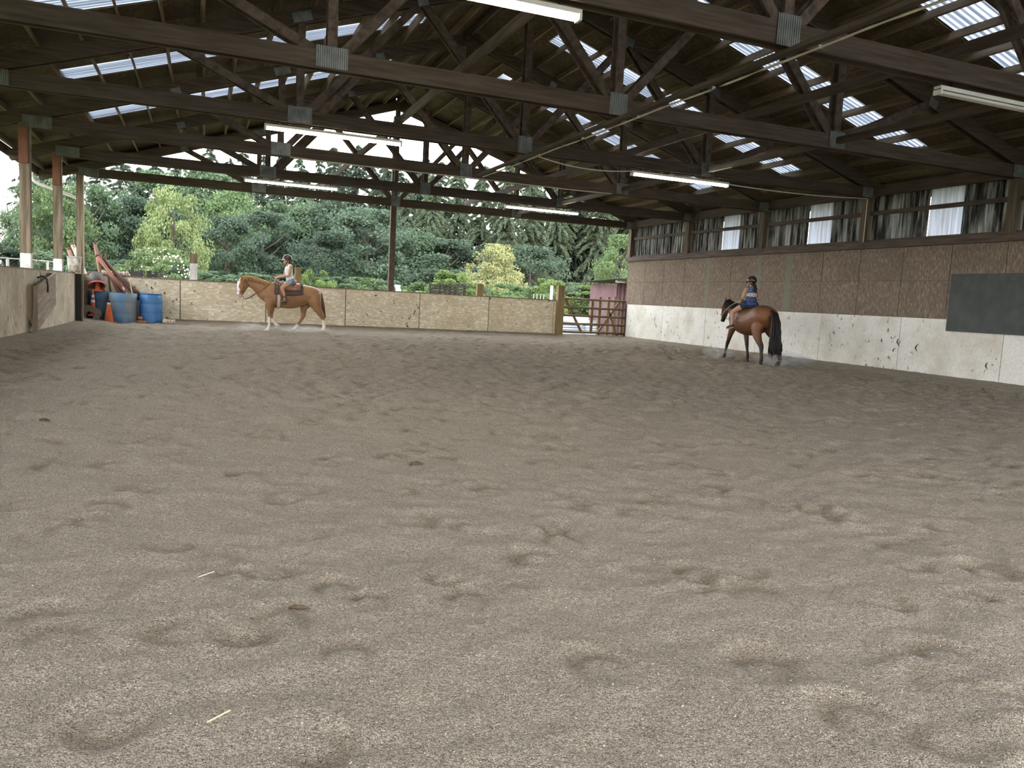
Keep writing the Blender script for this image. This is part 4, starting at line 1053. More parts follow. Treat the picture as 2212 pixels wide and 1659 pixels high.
# ---- things just beyond the far wall
m_pallet = mk('dark rotten wood', (0.022,0.019,0.015), (0.05,0.042,0.033), (3,3,12), 1.0, 0.9)
for i in range(2):
    pa = empty('pallet', (9.85+0.72*i, 34.0, -0.16), 0.1*i, 'dark wooden pallet stood on edge in the vines, ' + ['left one', 'right one'][i], 'pallet', 'pallets beyond the far wall')
    for k in range(8): MB().box((-0.5, -0.05, 0.9+0.14*k-0.05), (0.5, -0.02, 0.9+0.14*k+0.04)).build('slat', m_pallet, pa)
    for x in (-0.46, 0.0, 0.46): MB().box((x-0.04, -0.02, 0.0), (x+0.04, 0.1, 1.95)).build('bearer', m_pallet, pa)
m_steel0 = mk('grey tube', (0.40,0.42,0.43), None, rough=0.5)
m_wp = mk('white plastic', (0.62,0.64,0.64), None, rough=0.5)
def white_chair(x, y, z, rz, label):
    e = empty('garden_chair', (x, y, z), rz, label, 'chair')
    for k in range(5): MB().beam((-0.2+0.1*k, 0.2, 0.42), (-0.2+0.1*k, 0.34, 0.95), 0.05, 0.02).build('slat', m_wp, e)
    MB().box((-0.24, 0.31, 0.92), (0.24, 0.36, 0.99)).build('top_rail', m_wp, e); MB().box((-0.24, -0.22, 0.40), (0.24, 0.22, 0.43)).build('seat', m_wp, e)
    for sx in (-0.22, 0.2):
        for sy in (-0.2, 0.18): MB().box((sx, sy, 0), (sx+0.03, sy+0.03, 0.41)).build('leg', m_wp, e)
    return e
tag(MB().box((7.35, 31.6, -0.16), (8.15, 32.4, 0.62)).build('wooden_crate', m_pallet), 'dark crate hidden behind far wall under the white chair', 'crate')
white_chair(7.75, 32.0, 0.62, 0.9, 'white plastic chair back poking up right of the tall middle post')
for i, x in enumerate((13.62, 13.95)):
    e = empty('tubular_hurdle', (x, 32, -0.16), 0, ['white tube frame above far wall near gate, left one', 'white tube frame above far wall near gate, right one'][i], 'frame', 'white frames')
    MB().tube([(-0.1-0.1*(1-i), 0, 0), (-0.03, 0, 1.72), (0.12, 0, 1.74), (0.12, 0, 0)], 0.018, 8).build('tube', m_steel0, e)
tag(MB().box((14.50, 32.2, -0.16), (14.60, 32.3, 1.98)).build('white_post', m_wp), 'white post just left of the ochre gate post', 'post')

# ---- round pen of steel panels beyond the left wall
m_steel = mk('weathered steel pipe', (0.27,0.25,0.24), (0.36,0.34,0.33), (3,3,3), 1.0, 0.5)
PP = [(-8.6, 22.6), (-6.6, 24.4), (-5.15, 25.9), (-4.35, 27.0), (-4.30, 28.6)]
for i in range(4):
    a, b = PP[i], PP[i+1]
    e = empty('pen_panel', (a[0], a[1], -0.16), 0, 'grey steel pipe fence panel beyond left wall, ' + ['leftmost', 'second from left', 'third from left', 'rightmost, seen end-on'][i], 'fence', 'round pen panels')
    dx, dy = b[0]-a[0], b[1]-a[1]
    for z in (0.55, 1.05, 1.35, 1.79): MB().tube([(0, 0, z), (dx, dy, z)], 0.019, 8).build('rail', m_steel, e, True)
    for t in (0.0, 0.5, 0.98): MB().tube([(dx*t, dy*t, 0), (dx*t, dy*t, 1.8)], 0.022, 8).build('upright', m_spacer if t == 0.5 else m_steel, e, True)
# ================================================================ horses and riders
def smooth_path(pts, rads, sub=4):
    """Catmull-Rom through section centres and radii"""
    P = [np.array(p, float) for p in pts]
    Rr = [np.array(r if isinstance(r, (tuple, list)) else (r, r), float) for r in rads]
    n = len(P); op, orr = [], []
    for i in range(n-1):
        for arr, out in ((P, op), (Rr, orr)):
            p0, p1, p2, p3 = arr[max(i-1, 0)], arr[i], arr[i+1], arr[min(i+2, n-1)]
            for k in range(sub):
                t = k/sub
                out.append(0.5*((2*p1)+(-p0+p2)*t+(2*p0-5*p1+4*p2-p3)*t*t+(-p0+3*p1-3*p2+p3)*t**3))
    op.append(P[-1]); orr.append(Rr[-1])
    return [Vector(p) for p in op], [(max(1e-3, float(r[0])), max(1e-3, float(r[1]))) for r in orr]
def loft(mb, pts, rads, seg=18, sub=4, ref=(0,1,0)):
    p, r = smooth_path(pts, rads, sub)
    mb.tube(p, r, seg, ref)
    return mb
def fuse(mb, voxel, iters=4, factor=0.5):
    """one continuous skin over overlapping lofts; returns a mesh"""
    me = mb.mesh('tmp'); o = bpy.data.objects.new('tmp', me); C.objects.link(o)
    md = o.modifiers.new('r', 'REMESH'); md.mode = 'VOXEL'; md.voxel_size = voxel
    if iters:
        sm = o.modifiers.new('s', 'SMOOTH'); sm.iterations = iters; sm.factor = factor
    dg = bpy.context.evaluated_depsgraph_get(); dg.update()
    out = bpy.data.meshes.new_from_object(o.evaluated_get(dg))
    bpy.data.objects.remove(o); bpy.data.meshes.remove(me)
    out.polygons.foreach_set('use_smooth', [True]*len(out.polygons))
    return out
def paint(me, fn):
    n = len(me.vertices); co = np.empty(n*3, np.float32); me.vertices.foreach_get('co', co); co = co.reshape(-1, 3).astype(float)
    col = np.ones((n, 4), np.float32); col[:, :3] = fn(co)
    at = me.color_attributes.new('Col', 'FLOAT_COLOR', 'POINT'); at.data.foreach_set('color', col.ravel())
def mk_paint(name, rough=0.6, spec=0.3, ns=18.0, amt=0.16, sheen=0.0):
    m, nt, b = new_mat(name); at = nt.nodes.new('ShaderNodeVertexColor'); at.layer_name = 'Col'
    v = coords(nt, (1,1,1)); n = noise(nt, v, ns, 3)
    hs = nt.nodes.new('ShaderNodeHueSaturation'); mr = nt.nodes.new('ShaderNodeMapRange'); mr.inputs[3].default_value = 1-amt; mr.inputs[4].default_value = 1+amt
    nt.links.new(n, mr.inputs[0]); nt.links.new(mr.outputs[0], hs.inputs['Value']); nt.links.new(at.outputs[0], hs.inputs['Color'])
    nt.links.new(hs.outputs[0], b.inputs['Base Color']); b.inputs['Roughness'].default_value = rough; b.inputs['Specular IOR Level'].default_value = spec
    return m
m_coat = mk_paint('horse coat', 0.50, 0.35, 7.0, 0.12)
m_skin = mk_paint('skin', 0.6, 0.3, 14.0, 0.05)
m_cloth = mk_paint('printed cloth', 0.9, 0.1, 30.0, 0.12)
m_leather = mk('brown saddle leather', (0.115,0.045,0.024), (0.20,0.085,0.045), (9,9,9), 1.0, 0.45, 0.05, 0.4)
m_darkleather = mk('dark brown leather', (0.045,0.026,0.018), (0.08,0.045,0.03), (9,9,9), 1.0, 0.5)
m_pad = mk('dark brown felt pad', (0.062,0.042,0.036), (0.095,0.068,0.058), (14,14,14), 1.0, 0.9)
m_fleece = mk('pale fleece girth', (0.40,0.34,0.29), (0.52,0.46,0.40), (14,14,14), 1.0, 0.9)
m_silver = mk('bright metal', (0.66,0.66,0.64), None, rough=0.25, metallic=0.7)
m_helmet = mk('black helmet shell', (0.022,0.021,0.02), None, rough=0.28, spec=0.5)
m_helmetwhite = mk('silver white helmet trim', (0.60,0.64,0.68), None, rough=0.35)
m_hair = mk('dark hair', (0.012,0.009,0.007), (0.03,0.02,0.015), (30,30,4), 1.0, 0.5)
m_blondbun = mk('brown hair', (0.055,0.032,0.018), (0.10,0.06,0.035), (30,30,4), 1.0, 0.5)
m_eye = mk('dark eye', (0.01,0.008,0.006), None, rough=0.1, spec=0.6)
m_manelight = mk('flaxen chestnut mane', (0.30,0.155,0.058), (0.44,0.26,0.11), (30,30,6), 1.0, 0.6)
m_tailbrown = mk('brown tail hair', (0.10,0.055,0.032), (0.21,0.12,0.07), (30,30,3), 1.0, 0.6)
m_blackhair = mk('black horse hair', (0.007,0.006,0.006), (0.018,0.016,0.015), (30,30,3), 1.0, 0.45)

def strands(mb, base_fn, n, R, r0=0.012, seg=4):
    for i in range(n):
        pts, w = base_fn(i, R)
        mb.tube(pts, [r0*q for q in w], seg)
    return mb

def lerp_tab(tab, x):
    tab = sorted(tab); xs = [t[0] for t in tab]
    return [float(np.interp(x, xs, [t[k] for t in tab])) for k in range(1, len(tab[0]))]

class Horse: pass
def make_horse(name, label, loc, rotz, trunk, neck, head, legs, hoof, colfn, ears, eye, mane_pts, mane_mat, mane_len, tail_fn, tail_n, tail_mat, hooves_mat):
    root = empty(name, loc, rotz, label, 'horse')
    mb = MB()
    T = sorted(trunk, key=lambda t: -t[0])
    loft(mb, [(t[0], 0, (t[1]+t[2])/2) for t in T], [(t[3], (t[1]-t[2])/2) for t in T], 24, 4)
    loft(mb, [(q[0], 0, q[1]) for q in neck], [(q[3], q[2]) for q in neck], 20, 4)
    loft(mb, [(q[0], 0, q[1]) for q in head], [(q[3], q[2]) for q in head], 18, 4)
    for lg in legs:
        loft(mb, [(q[0], q[2], q[1]) for q in lg], [(q[4] if len(q) > 4 else q[3]*0.88, q[3]) for q in lg], 14, 4)
    for (bx, bz, tx, tz, sy) in ears:
        mb.tube([(bx, sy*0.055, bz), ((bx*0.55+tx*0.45), sy*0.070, (bz*0.55+tz*0.45)), (tx, sy*0.066, tz)], [(0.022, 0.030), (0.016, 0.026), (0.003, 0.004)], 8)
    me = fuse(mb, 0.0125, 9, 0.5); paint(me, colfn)
    link('body', me, m_coat, root)
    for hf in hoof:
        (x, y, z, pitch) = hf
        c, s = math.cos(pitch), math.sin(pitch); pm = MB()
        pm.lathe([(0.058, 0.0), (0.060, 0.01), (0.046, 0.062), (0.03, 0.066)], 14)
        pm.v = [(x+(vx*1.2+0.012)*c+vz*s, y+vy, z-(vx*1.2+0.012)*s+vz*c) for vx, vy, vz in pm.v]
        pm.build('hoof', hooves_mat, root, True)
    for sy in (-1, 1):
        MB().ball((eye[0], sy*eye[2], eye[1]), (0.018, 0.012, 0.016), 10, 8).build('eye', m_eye, root, True)
    R = random.Random(3)
    mm = MB(); mp, _ = smooth_path(mane_pts, [0.01]*len(mane_pts), 8)
    for i in range(330):
        t = R.random()*(len(mp)-1.001); k = int(t); p = mp[k].lerp(mp[k+1], t-k)
        L = mane_len*(0.6+0.6*R.random()); sy = 1 if R.random() < 0.8 else -1
        out = 0.055+0.05*R.random()
        dx = -0.04*R.random()
        mm.tube([p+Vector((0, 0, 0.006)), p+Vector((dx*0.4, sy*out*0.7, -L*0.25)), p+Vector((dx, sy*out*1.15, -L*0.62)), p+Vector((dx*1.6, sy*out*1.2, -L))], [0.010, 0.009, 0.006, 0.0015], 4)
    mm.build('mane', mane_mat, root, True)
    tm = MB()
    for i in range(tail_n):
        pts, rr = tail_fn(i/max(1, tail_n-1), R); tm.tube(pts, rr, 5)
    tm.build('tail', tail_mat, root, True)
    return root

def c3(*c): return np.array(c, float)
def blend(col, mask, c):
    m = np.clip(mask, 0, 1)[:, None]; return col*(1-m)+np.array(c)[None]*m
def sstep(x, a, b): t = np.clip((x-a)/(b-a), 0, 1); return t*t*(3-2*t)

# ---- chestnut horse, walking left past the far wall.  hp(): its side-view sketch in metres
def hp(a, b): return (1.7992-0.0018062*a-0.0000396*b, 2.6919+0.0001032*a-0.0018657*b)
U = 0.00184
def tk(a, top, bot, hw):
    x, z1 = hp(a, top); _, z0 = hp(a, bot); return (x, z1, z0, hw)
trunk1 = [tk(588, 960, 1050, .06), tk(606, 905, 1075, .13), tk(650, 825, 1105, .19), tk(720, 765, 1132, .225), tk(810, 768, 1138, .26), tk(920, 790, 1146, .29), tk(1040, 803, 1152, .30), tk(1130, 803, 1128, .29), tk(1210, 797, 1098, .28), tk(1300, 812, 1085, .28), tk(1380, 838, 1090, .25), tk(1435, 880, 1085, .19), tk(1462, 935, 1050, .11)]
def hs_(a, b, half, hw): x, z = hp(a, b); return (x, z, half*U, hw)
neck1 = [hs_(745, 945, 130, .17), hs_(690, 915, 150, .16), hs_(625, 868, 143, .13), hs_(540, 805, 112, .10), hs_(460, 760, 92, .088), hs_(390, 745, 82, .082), hs_(345, 738, 70, .078)]
head1 = [hs_(330, 700, 42, .06), hs_(318, 745, 76, .085), hs_(308, 795, 82, .092), hs_(292, 850, 68, .075), hs_(274, 905, 50, .058), hs_(262, 950, 42, .052), hs_(258, 980, 26, .036)]
def lg(a, b, y, r, ry=None):
    x, z = hp(a, b); return (x, z, y, r*U) + ((ry*U,) if ry else ())
legs1 = [
    # near fore, planted
    [lg(690, 1000, .15, 75, 50), lg(698, 1085, .155, 62, 48), lg(695, 1150, .15, 44, 38), lg(692, 1215, .145, 31), lg(690, 1258, .145, 31), lg(691, 1300, .145, 24), lg(692, 1360, .145, 20), lg(688, 1412, .145, 25), lg(672, 1440, .145, 22), lg(660, 1462, .145, 30), lg(652, 1478, .145, 30)],
    # off fore, lifted and folded back
    [lg(725, 1000, -.15, 70, 48), lg(742, 1090, -.155, 56, 44), lg(742, 1160, -.15, 40), lg(732, 1235, -.145, 30), lg(728, 1275, -.145, 29), lg(742, 1310, -.145, 23), lg(775, 1360, -.145, 20), lg(803, 1392, -.145, 24), lg(825, 1405, -.145, 22), lg(838, 1422, -.145, 26)],
    # off hind, stepping forward under the belly
    [lg(1310, 980, -.14, 130, 70), lg(1255, 1080, -.16, 88, 60), lg(1225, 1150, -.165, 58, 46), lg(1218, 1215, -.165, 42, 34), lg(1215, 1268, -.16, 37, 28), lg(1190, 1318, -.155, 26), lg(1152, 1375, -.15, 22), lg(1122, 1420, -.15, 26), lg(1100, 1446, -.15, 23), lg(1082, 1468, -.15, 31), lg(1074, 1480, -.15, 30)],
    # near hind, pushing off behind
    [lg(1340, 960, .14, 135, 72), lg(1375, 1060, .165, 100, 64), lg(1405, 1140, .17, 70, 52), lg(1445, 1215, .17, 48, 38), lg(1484, 1275, .165, 40, 30), lg(1500, 1320, .16, 28), lg(1508, 1380, .155, 23), lg(1516, 1432, .155, 27), lg(1508, 1460, .155, 24), lg(1500, 1482, .155, 31), lg(1494, 1496, .155, 30)]]
def hf_(a, b, y, p=0.0): x, z = hp(a, b); return (x, y, z, p)
hoof1 = [hf_(652, 1490, .145), hf_(832, 1428, -.145, 1.1), hf_(1078, 1494, -.15), hf_(1494, 1508, .155)]
def col1(co):
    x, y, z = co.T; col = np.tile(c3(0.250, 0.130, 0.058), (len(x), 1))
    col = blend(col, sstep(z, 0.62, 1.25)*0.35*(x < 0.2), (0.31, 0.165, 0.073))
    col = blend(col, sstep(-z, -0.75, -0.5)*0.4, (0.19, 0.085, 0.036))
    # white stockings
    fx, fz = hp(690, 1262); hx, hz = hp(1500, 1330)
    front = x > -0.0
    near = y > 0
    col = blend(col, (front & near)*sstep(-z, -(fz+0.02), -(fz-0.05))*((x > fx-0.02)*0.8+0.2)*1.0, (0.70, 0.66, 0.60))
    col = blend(col, (front & ~near)*sstep(-z, -(fz-0.02), -(fz-0.10)), (0.66, 0.63, 0.58))
    _, mz = hp(1140, 1398)
    col = blend(col, (~front & ~near & (x > -0.5))*sstep(-z, -(mz+0.02), -(mz-0.03)), (0.70, 0.66, 0.60))
    col = blend(col, (~front & near)*(x < -0.55)*sstep(-z, -(hz+0.03), -(hz-0.03)), (0.70, 0.66, 0.60))
    # blaze down the face, pink muzzle
    ex, ez = hp(300, 780); mx, mz2 = hp(240, 930)
    fcx = np.interp(z, [hp(262, 950)[1], hp(300, 800)[1], hp(318, 700)[1]], [hp(262, 950)[0], hp(300, 800)[0], hp(330, 700)[0]])
    frontness = (x-fcx)
    face = (x > hp(380, 800)[0]) & (z > hp(300, 1000)[1])
    lowh = sstep(-z, -hp(0, 800)[1], -hp(0, 860)[1])
    col = blend(col, face*sstep(frontness, 0.075-0.06*lowh, 0.105-0.06*lowh)*(z < hp(250, 690)[1]), (0.74, 0.73, 0.72))
    col = blend(col, face*sstep(-z, -hp(262, 925)[1], -hp(262, 950)[1]), (0.52, 0.36, 0.31))
    return col
def tail1(t, R):
    j = lambda s: (R.random()-0.5)*s
    w = R.random(); P = []
    for (a, b, s) in ((1425, 862, .03), (1462+w*26, 925, .05), (1476+w*42, 1030, .07), (1486+w*50, 1140, .08), (1500+w*46, 1235, .08), (1520+w*34, 1310-40*R.random(), .06)):
        x, z = hp(a, b); P.append(Vector((x+j(.01), j(s)*1.4, z)))
    return P, [0.012, 0.012, 0.011, 0.010, 0.007, 0.002]
m_hoofpale = mk('pale hoof', (0.42,0.36,0.28), (0.55,0.49,0.40), (20,20,20), 1.0, 0.6)
m_hoofdark = mk('dark hoof', (0.05,0.045,0.04), (0.10,0.085,0.07), (20,20,20), 1.0, 0.6)
ex, ez = hp(258, 790)
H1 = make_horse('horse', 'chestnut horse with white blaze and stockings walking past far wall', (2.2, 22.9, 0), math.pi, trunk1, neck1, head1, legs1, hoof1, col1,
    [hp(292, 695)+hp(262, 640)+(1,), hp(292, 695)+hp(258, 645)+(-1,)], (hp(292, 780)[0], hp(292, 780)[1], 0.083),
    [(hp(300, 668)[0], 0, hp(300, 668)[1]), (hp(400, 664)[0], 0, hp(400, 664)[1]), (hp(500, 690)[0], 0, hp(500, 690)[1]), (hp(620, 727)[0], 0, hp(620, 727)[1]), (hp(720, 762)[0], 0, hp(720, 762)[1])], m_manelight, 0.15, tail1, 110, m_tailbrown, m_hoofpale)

# saddle on the chestnut horse
def drape(mb, xs, th0, th1, grow, n=18, thick=0.014, tab=None):
    """sheet following the horse's back between angles th0..th1 (0 = top)"""
    ring = []
    for g in (grow, grow+thick):
        for x in xs:
            zt, zb, hw = lerp_tab(tab, x); zc = (zt+zb)/2; hh = (zt-zb)/2
            for k in range(n+1):
                th = th0+(th1-th0)*k/n
                ring.append((x, (hw+g)*math.sin(th), zc+(hh+g)*math.cos(th)))
    m = len(xs); w = n+1; fs = []
    for L in range(2):
        for i in range(m-1):
            for k in range(n):
                a = L*m*w+i*w+k; q = (a, a+1, a+w+1, a+w); fs.append(q if L else q[::-1])
    for i in range(m-1):
        for k in (0, n):
            a = i*w+k; fs.append((a, a+w, a+w+m*w, a+m*w))
    for k in range(n):
        for i in (0, m-1):
            a = i*w+k; fs.append((a, a+1, a+1+m*w, a+m*w))
    return mb.add(ring, fs)
sd = empty('western_saddle', (2.2, 22.9, 0), math.pi, 'brown western saddle on dark pad on the chestnut horse', 'saddle')
X = lambda a: hp(a, 850)[0]
rng = lambda a, b, n=8: [X(a)+(X(b)-X(a))*i/n for i in range(n+1)]
drape(MB(), rng(760, 1190), -1.50, 1.50, 0.016, 18, 0.016, trunk1).build('saddle_pad', m_pad, sd, True)
drape(MB(), rng(850, 1150), -1.10, 1.10, 0.040, 16, 0.016, trunk1).build('skirt', m_leather, sd, True)
drape(MB(), rng(838, 900), -1.62, 1.62, 0.060, 16, 0.012, trunk1).build('fender', m_leather, sd, True)
drape(MB(), rng(806, 850, 3), 1.30, 2*math.pi-1.30, 0.010, 24, 0.012, trunk1).build('cinch', m_fleece, sd, True)
drape(MB(), rng(780, 800, 2), -2.6, 2.6, 0.022, 24, 0.008, trunk1).build('front_strap', m_leather, sd, True)
def at1(a, b, y=0.0): x, z = hp(a, b); return Vector((x, y, z))
mb = MB()
loft(mb, [at1(805, 770), at1(850, 778), at1(930, 790), at1(1010, 785), at1(1070, 762)], [(.17, .06), (.15, .045), (.15, .035), (.16, .045), (.15, .06)], 16)
loft(mb, [at1(790, 790, -.16), at1(800, 752, -.08), at1(802, 738, 0), at1(800, 752, .08), at1(790, 790, .16)], [.045, .05, .05, .05, .045], 12, 4, (1,0,0))
loft(mb, [at1(1055, 800, -.17), at1(1085, 755, -.10), at1(1092, 742, 0), at1(1085, 755, .10), at1(1055, 800, .17)], [(.02, .04)]*5, 12, 4, (1,0,0))
link('seat', fuse(mb, 0.012, 3), m_leather, sd)
MB().tube([at1(800, 750), at1(795, 722), at1(792, 712)], [.022, .018, .03], 12).build('horn', m_darkleather, sd, True)
mb = MB()
for a, b in ((835, 800), (1075, 800), (960, 810), (800, 800)):
    zt, zb, hw = lerp_tab(trunk1, X(a)); mb.ball((X(a), (hw+0.07)*math.sin(0.75), (zt+zb)/2+(zt-zb)/2*math.cos(0.75)+0.06), 0.016, 8, 6)
mb.build('concho', m_silver, sd, True)
for sy in (-1, 1):
    mb = MB()
    mb.tube([at1(878, 960, sy*.345), at1(880, 1040, sy*.36), at1(868, 1085, sy*.36), at1(930, 1085, sy*.36), at1(915, 1040, sy*.36), at1(878, 960, sy*.345)], 0.012, 8)
    mb.build('stirrup', m_darkleather, sd, True)

# bridle and reins
br = empty('bridle', (2.2, 22.9, 0), math.pi, 'dark leather bridle with looping rein on the chestnut horse', 'bridle')
def hoop(a0, b0, a1, b1, w, r, name):
    p0 = at1(a0, b0); p1 = at1(a1, b1); pts = []
    for k in range(17):
        an = 2*math.pi*k/16; c = p0.lerp(p1, 0.5-0.5*math.cos(an)); pts.append(c+Vector((0, w*math.sin(an), 0)))
    MB().tube(pts, r, 6, cap=False).build(name, m_darkleather, br, True)
hoop(228, 882, 335, 905, .080, .007, 'noseband'); hoop(300, 668, 405, 822, .098, .007, 'throat_latch'); hoop(240, 735, 330, 685, .09, .007, 'browband')
for sy in (-1, 1):
    MB().tube([at1(318, 690, sy*.075), at1(318, 800, sy*.102), at1(308, 890, sy*.080), at1(305, 950, sy*.060)], .007, 6).build('cheek_strap', m_darkleather, br, True)
    MB().lathe([(0.018, -0.004), (0.028, -0.004), (0.028, 0.004), (0.018, 0.004)], 14, ring=True).build('bit_ring', m_silver, br).location = at1(308, 955, sy*.062)
    P, _ = smooth_path([at1(308, 958, sy*.06), at1(330, 1000, sy*.10), at1(400, 985, sy*.14), at1(510, 915, sy*.17), at1(640, 830, sy*.14), at1(735, 745, sy*.09), at1(768, 705, sy*.075)], [.01]*7, 6)
    MB().tube(P, .0075, 6).build('rein', m_darkleather, br, True)

# ---- people
def hand(mb, wrist, palm, d, up, side, curl=0.9, sc=1.0):
    """palm plus five fingers of different lengths, closed around a rein; d = along, up = back of hand, side = thumb side"""
    d = Vector(d).normalized(); up = Vector(up).normalized(); sd_ = Vector(side).normalized()
    w = Vector(wrist); p = Vector(palm)
    mb.tube([w, w.lerp(p, .5), p], [(.019*sc, .023*sc), (.017*sc, .031*sc), (.014*sc, .034*sc)], 10, tuple(up))
    for k, L in enumerate((0.062, 0.070, 0.066, 0.052)):
        b = p+sd_*((1.5-k)*0.0185*sc)
        q1 = b+d*L*0.5*sc-up*0.006; q2 = q1+(d*math.cos(curl)-up*math.sin(curl))*L*0.45*sc; q3 = q2+(d*math.cos(2*curl)-up*math.sin(2*curl))*L*0.38*sc
        mb.tube([b-d*0.02, q1, q2, q3], [.0092*sc, .0088*sc, .0080*sc, .0066*sc], 7, tuple(up))
    t0 = w.lerp(p, .45)+sd_*0.026*sc; t1 = t0+(d*0.6+sd_*0.7)*0.034*sc; t2 = t1+(d*0.95-up*0.35)*0.03*sc
    mb.tube([t0-sd_*0.012, t0, t1, t2], [.012*sc, .0115*sc, .0095*sc, .0075*sc], 7, tuple(up))
def make_person(name, label, loc, rotz, J, skin, shirt, shirt_col, shorts_mat, shoe, hair, sc=1.0, eyes=True):
    """J: joint positions in the horse's own frame"""
    root = empty(name, loc, rotz, label, 'person')
    V = lambda k: Vector(J[k]); mb = MB()
    loft(mb, [V('pelvis')+Vector((0,0,-.06)), V('pelvis'), V('waist'), V('ribs'), V('chest'), V('shoulders'), V('neck0')], [(.115, .10), (.150, .108), (.118, .085), (.130, .093), (.142, .095), (.118, .068), (.048, .046)], 20, 4)
    loft(mb, [V('neck0')+Vector((0,0,-.03)), V('neck1')], [(.050, .050), (.045, .047)], 12, 3)
    hc = V('head'); f = Vector(J['face']).normalized(); sdv = Vector((-f.y, f.x, 0)); hh = 0.112*sc
    hb = MB(); hb.ball((0,0,0), (0.092*sc, 0.074*sc, hh), 20, 16)
    hb.ball((0.045*sc, 0, -0.065*sc), (0.045*sc, 0.050*sc, 0.048*sc), 14, 10)       # jaw
    hb.ball((0.088*sc, 0, -0.022*sc), (0.019*sc, 0.013*sc, 0.022*sc), 10, 8)        # nose
    hb.ball((0.078*sc, 0, -0.060*sc), (0.014*sc, 0.022*sc, 0.008*sc), 10, 8)        # lips
    for s in (-1, 1): hb.ball((0.0, s*0.074*sc, -0.015*sc), (0.018*sc, 0.010*sc, 0.03*sc), 8, 8)   # ears
    hb.v = [tuple(hc+f*x+sdv*y+Vector((0,0,1))*z) for x, y, z in hb.v]
    mb.add(hb.v, hb.f)
    for s, S_ in ((1, 'L'), (-1, 'R')):
        loft(mb, [V('sh'+S_)-Vector((0, s*.06, 0.0)), V('sh'+S_), V('sh'+S_).lerp(V('el'+S_), .5), V('el'+S_), V('el'+S_).lerp(V('wr'+S_), .35), V('wr'+S_)], [.046, .047, .040, .034, .036, .022], 12, 4, (0.3, 0.3, 1))
        hd = V('hd'+S_); wr = V('wr'+S_); dd = (hd-wr).normalized()
        hand(mb, wr-dd*0.01, wr+dd*0.055, dd, J['hup'], Vector((0, -s, 0))+Vector(J['hup'])*0.4, 0.75, 1.0)
        loft(mb, [V('hip'+S_), V('hip'+S_).lerp(V('kn'+S_), .45), V('kn'+S_), V('kn'+S_).lerp(V('an'+S_), .3), V('kn'+S_).lerp(V('an'+S_), .7), V('an'+S_)], [.088, .076, .054, .053, .040, .032], 14, 4, (0, 0.3, 1))
        foot = V('toe'+S_); mb.tube([V('an'+S_), V('heel'+S_).lerp(foot, .35), foot.lerp(V('heel'+S_), .15)], [.034, .034, .024], 10)
    me = fuse(mb, 0.0085, 3, 0.5)
    lip = hc+f*0.088*sc+Vector((0,0,-0.060*sc))
    def sk(co):
        col = np.tile(np.array(skin), (len(co), 1)); d = np.linalg.norm(co-np.array(lip), axis=1)
        col = blend(col, sstep(-d, -0.026, -0.012), (skin[0]*0.75, skin[1]*0.5, skin[2]*0.5))
        return col
    paint(me, sk); link('body', me, m_skin, root)
    if eyes:
        for s in (-1, 1):
            p = hc+f*0.0835*sc+sdv*s*0.034*sc+Vector((0,0,-0.004))
            MB().ball(tuple(p), 0.0095*sc, 8, 6).build('eye', m_eye, root, True)
    # sleeveless top
    mb = MB()
    loft(mb, [V('pelvis')+Vector((0,0,J['hem'])), V('waist'), V('ribs'), V('chest'), V('shoulders'), V('neck0')+Vector((0,0,-.02))], [J.get('hemr', (.158, .122)), (.134, .100), (.143, .106), (.154, .107), (.130, .080), (.066, .062)], 22, 4)
    for s, S_ in ((1, 'L'), (-1, 'R')): mb.tube([V('shoulders')+Vector((0, s*.05, .0)), V('sh'+S_)+Vector((0, -s*.02, .012))], [(.055, .085), (.052, .060)], 12)
    me = fuse(mb, 0.011, 3, 0.5); paint(me, shirt_col); link('top', me, m_cloth, root)
    # shorts
    mb = MB()
    loft(mb, [V('pelvis')+Vector((0,0,-.135)), V('pelvis')+Vector((0,0,-.05)), V('pelvis'), V('pelvis').lerp(V('waist'), .5)], [(.11, .105), (.145, .118), (.158, .117), (.130, .095)], 20, 3)
    for S_ in 'LR':
        loft(mb, [V('hip'+S_), V('hip'+S_).lerp(V('kn'+S_), .22), V('hip'+S_).lerp(V('kn'+S_), J['short'])], [.098, .094, .090], 14, 3, (0, 0.3, 1))
    link('shorts', fuse(mb, 0.012, 3), shorts_mat, root)
    # footwear
    for S_ in 'LR':
        a, h, t = V('an'+S_), V('heel'+S_), V('toe'+S_); mb = MB()
        if shoe == 'boot':
            loft(mb, [a+Vector((0,0,.03)), a.lerp(h, .5), h+Vector((0.015,0,0.02))], [.046, .044, .044], 12, 3)
        loft(mb, [h+Vector((-0.01,0,0.016)), h.lerp(t, .35)+Vector((0,0,.016)), h.lerp(t, .75)+Vector((0,0,.004)), t], [(.034, .036), (.040, .040), (.042, .032), (.022, .016)], 12, 4, (0,1,0))
        o = link('boot' if shoe == 'boot' else 'shoe', fuse(mb, 0.010, 2), m_boot if shoe == 'boot' else m_shoe, root)
        sb = MB(); dn = Vector((0,0,-0.030))
        loft(sb, [h+dn+Vector((-0.02,0,0.005)), h.lerp(t, .5)+dn, t+Vector((0.01,0,-0.014))], [(.036, .010), (.042, .010), (.026, .008)], 12, 3, (0,1,0))
        sb.build('sole', m_sole if shoe != 'boot' else m_darkleather, o, True)
    # helmet
    hm = empty('tmp'); bpy.data.objects.remove(hm)
    hl = MB(); N = 24; M_ = 9; vs = []; fs = []
    for i in range(M_+1):
        th = (math.pi*0.56)*i/M_
        for k in range(N):
            an = 2*math.pi*k/N; cx = math.cos(an)
            drop = 0.020*(1-cx)*0.5 if i == M_ else 0
            vs.append((0.122*sc*math.sin(th)*cx-0.008, 0.100*sc*math.sin(th)*math.sin(an), 0.118*sc*math.cos(th)-drop+0.028))
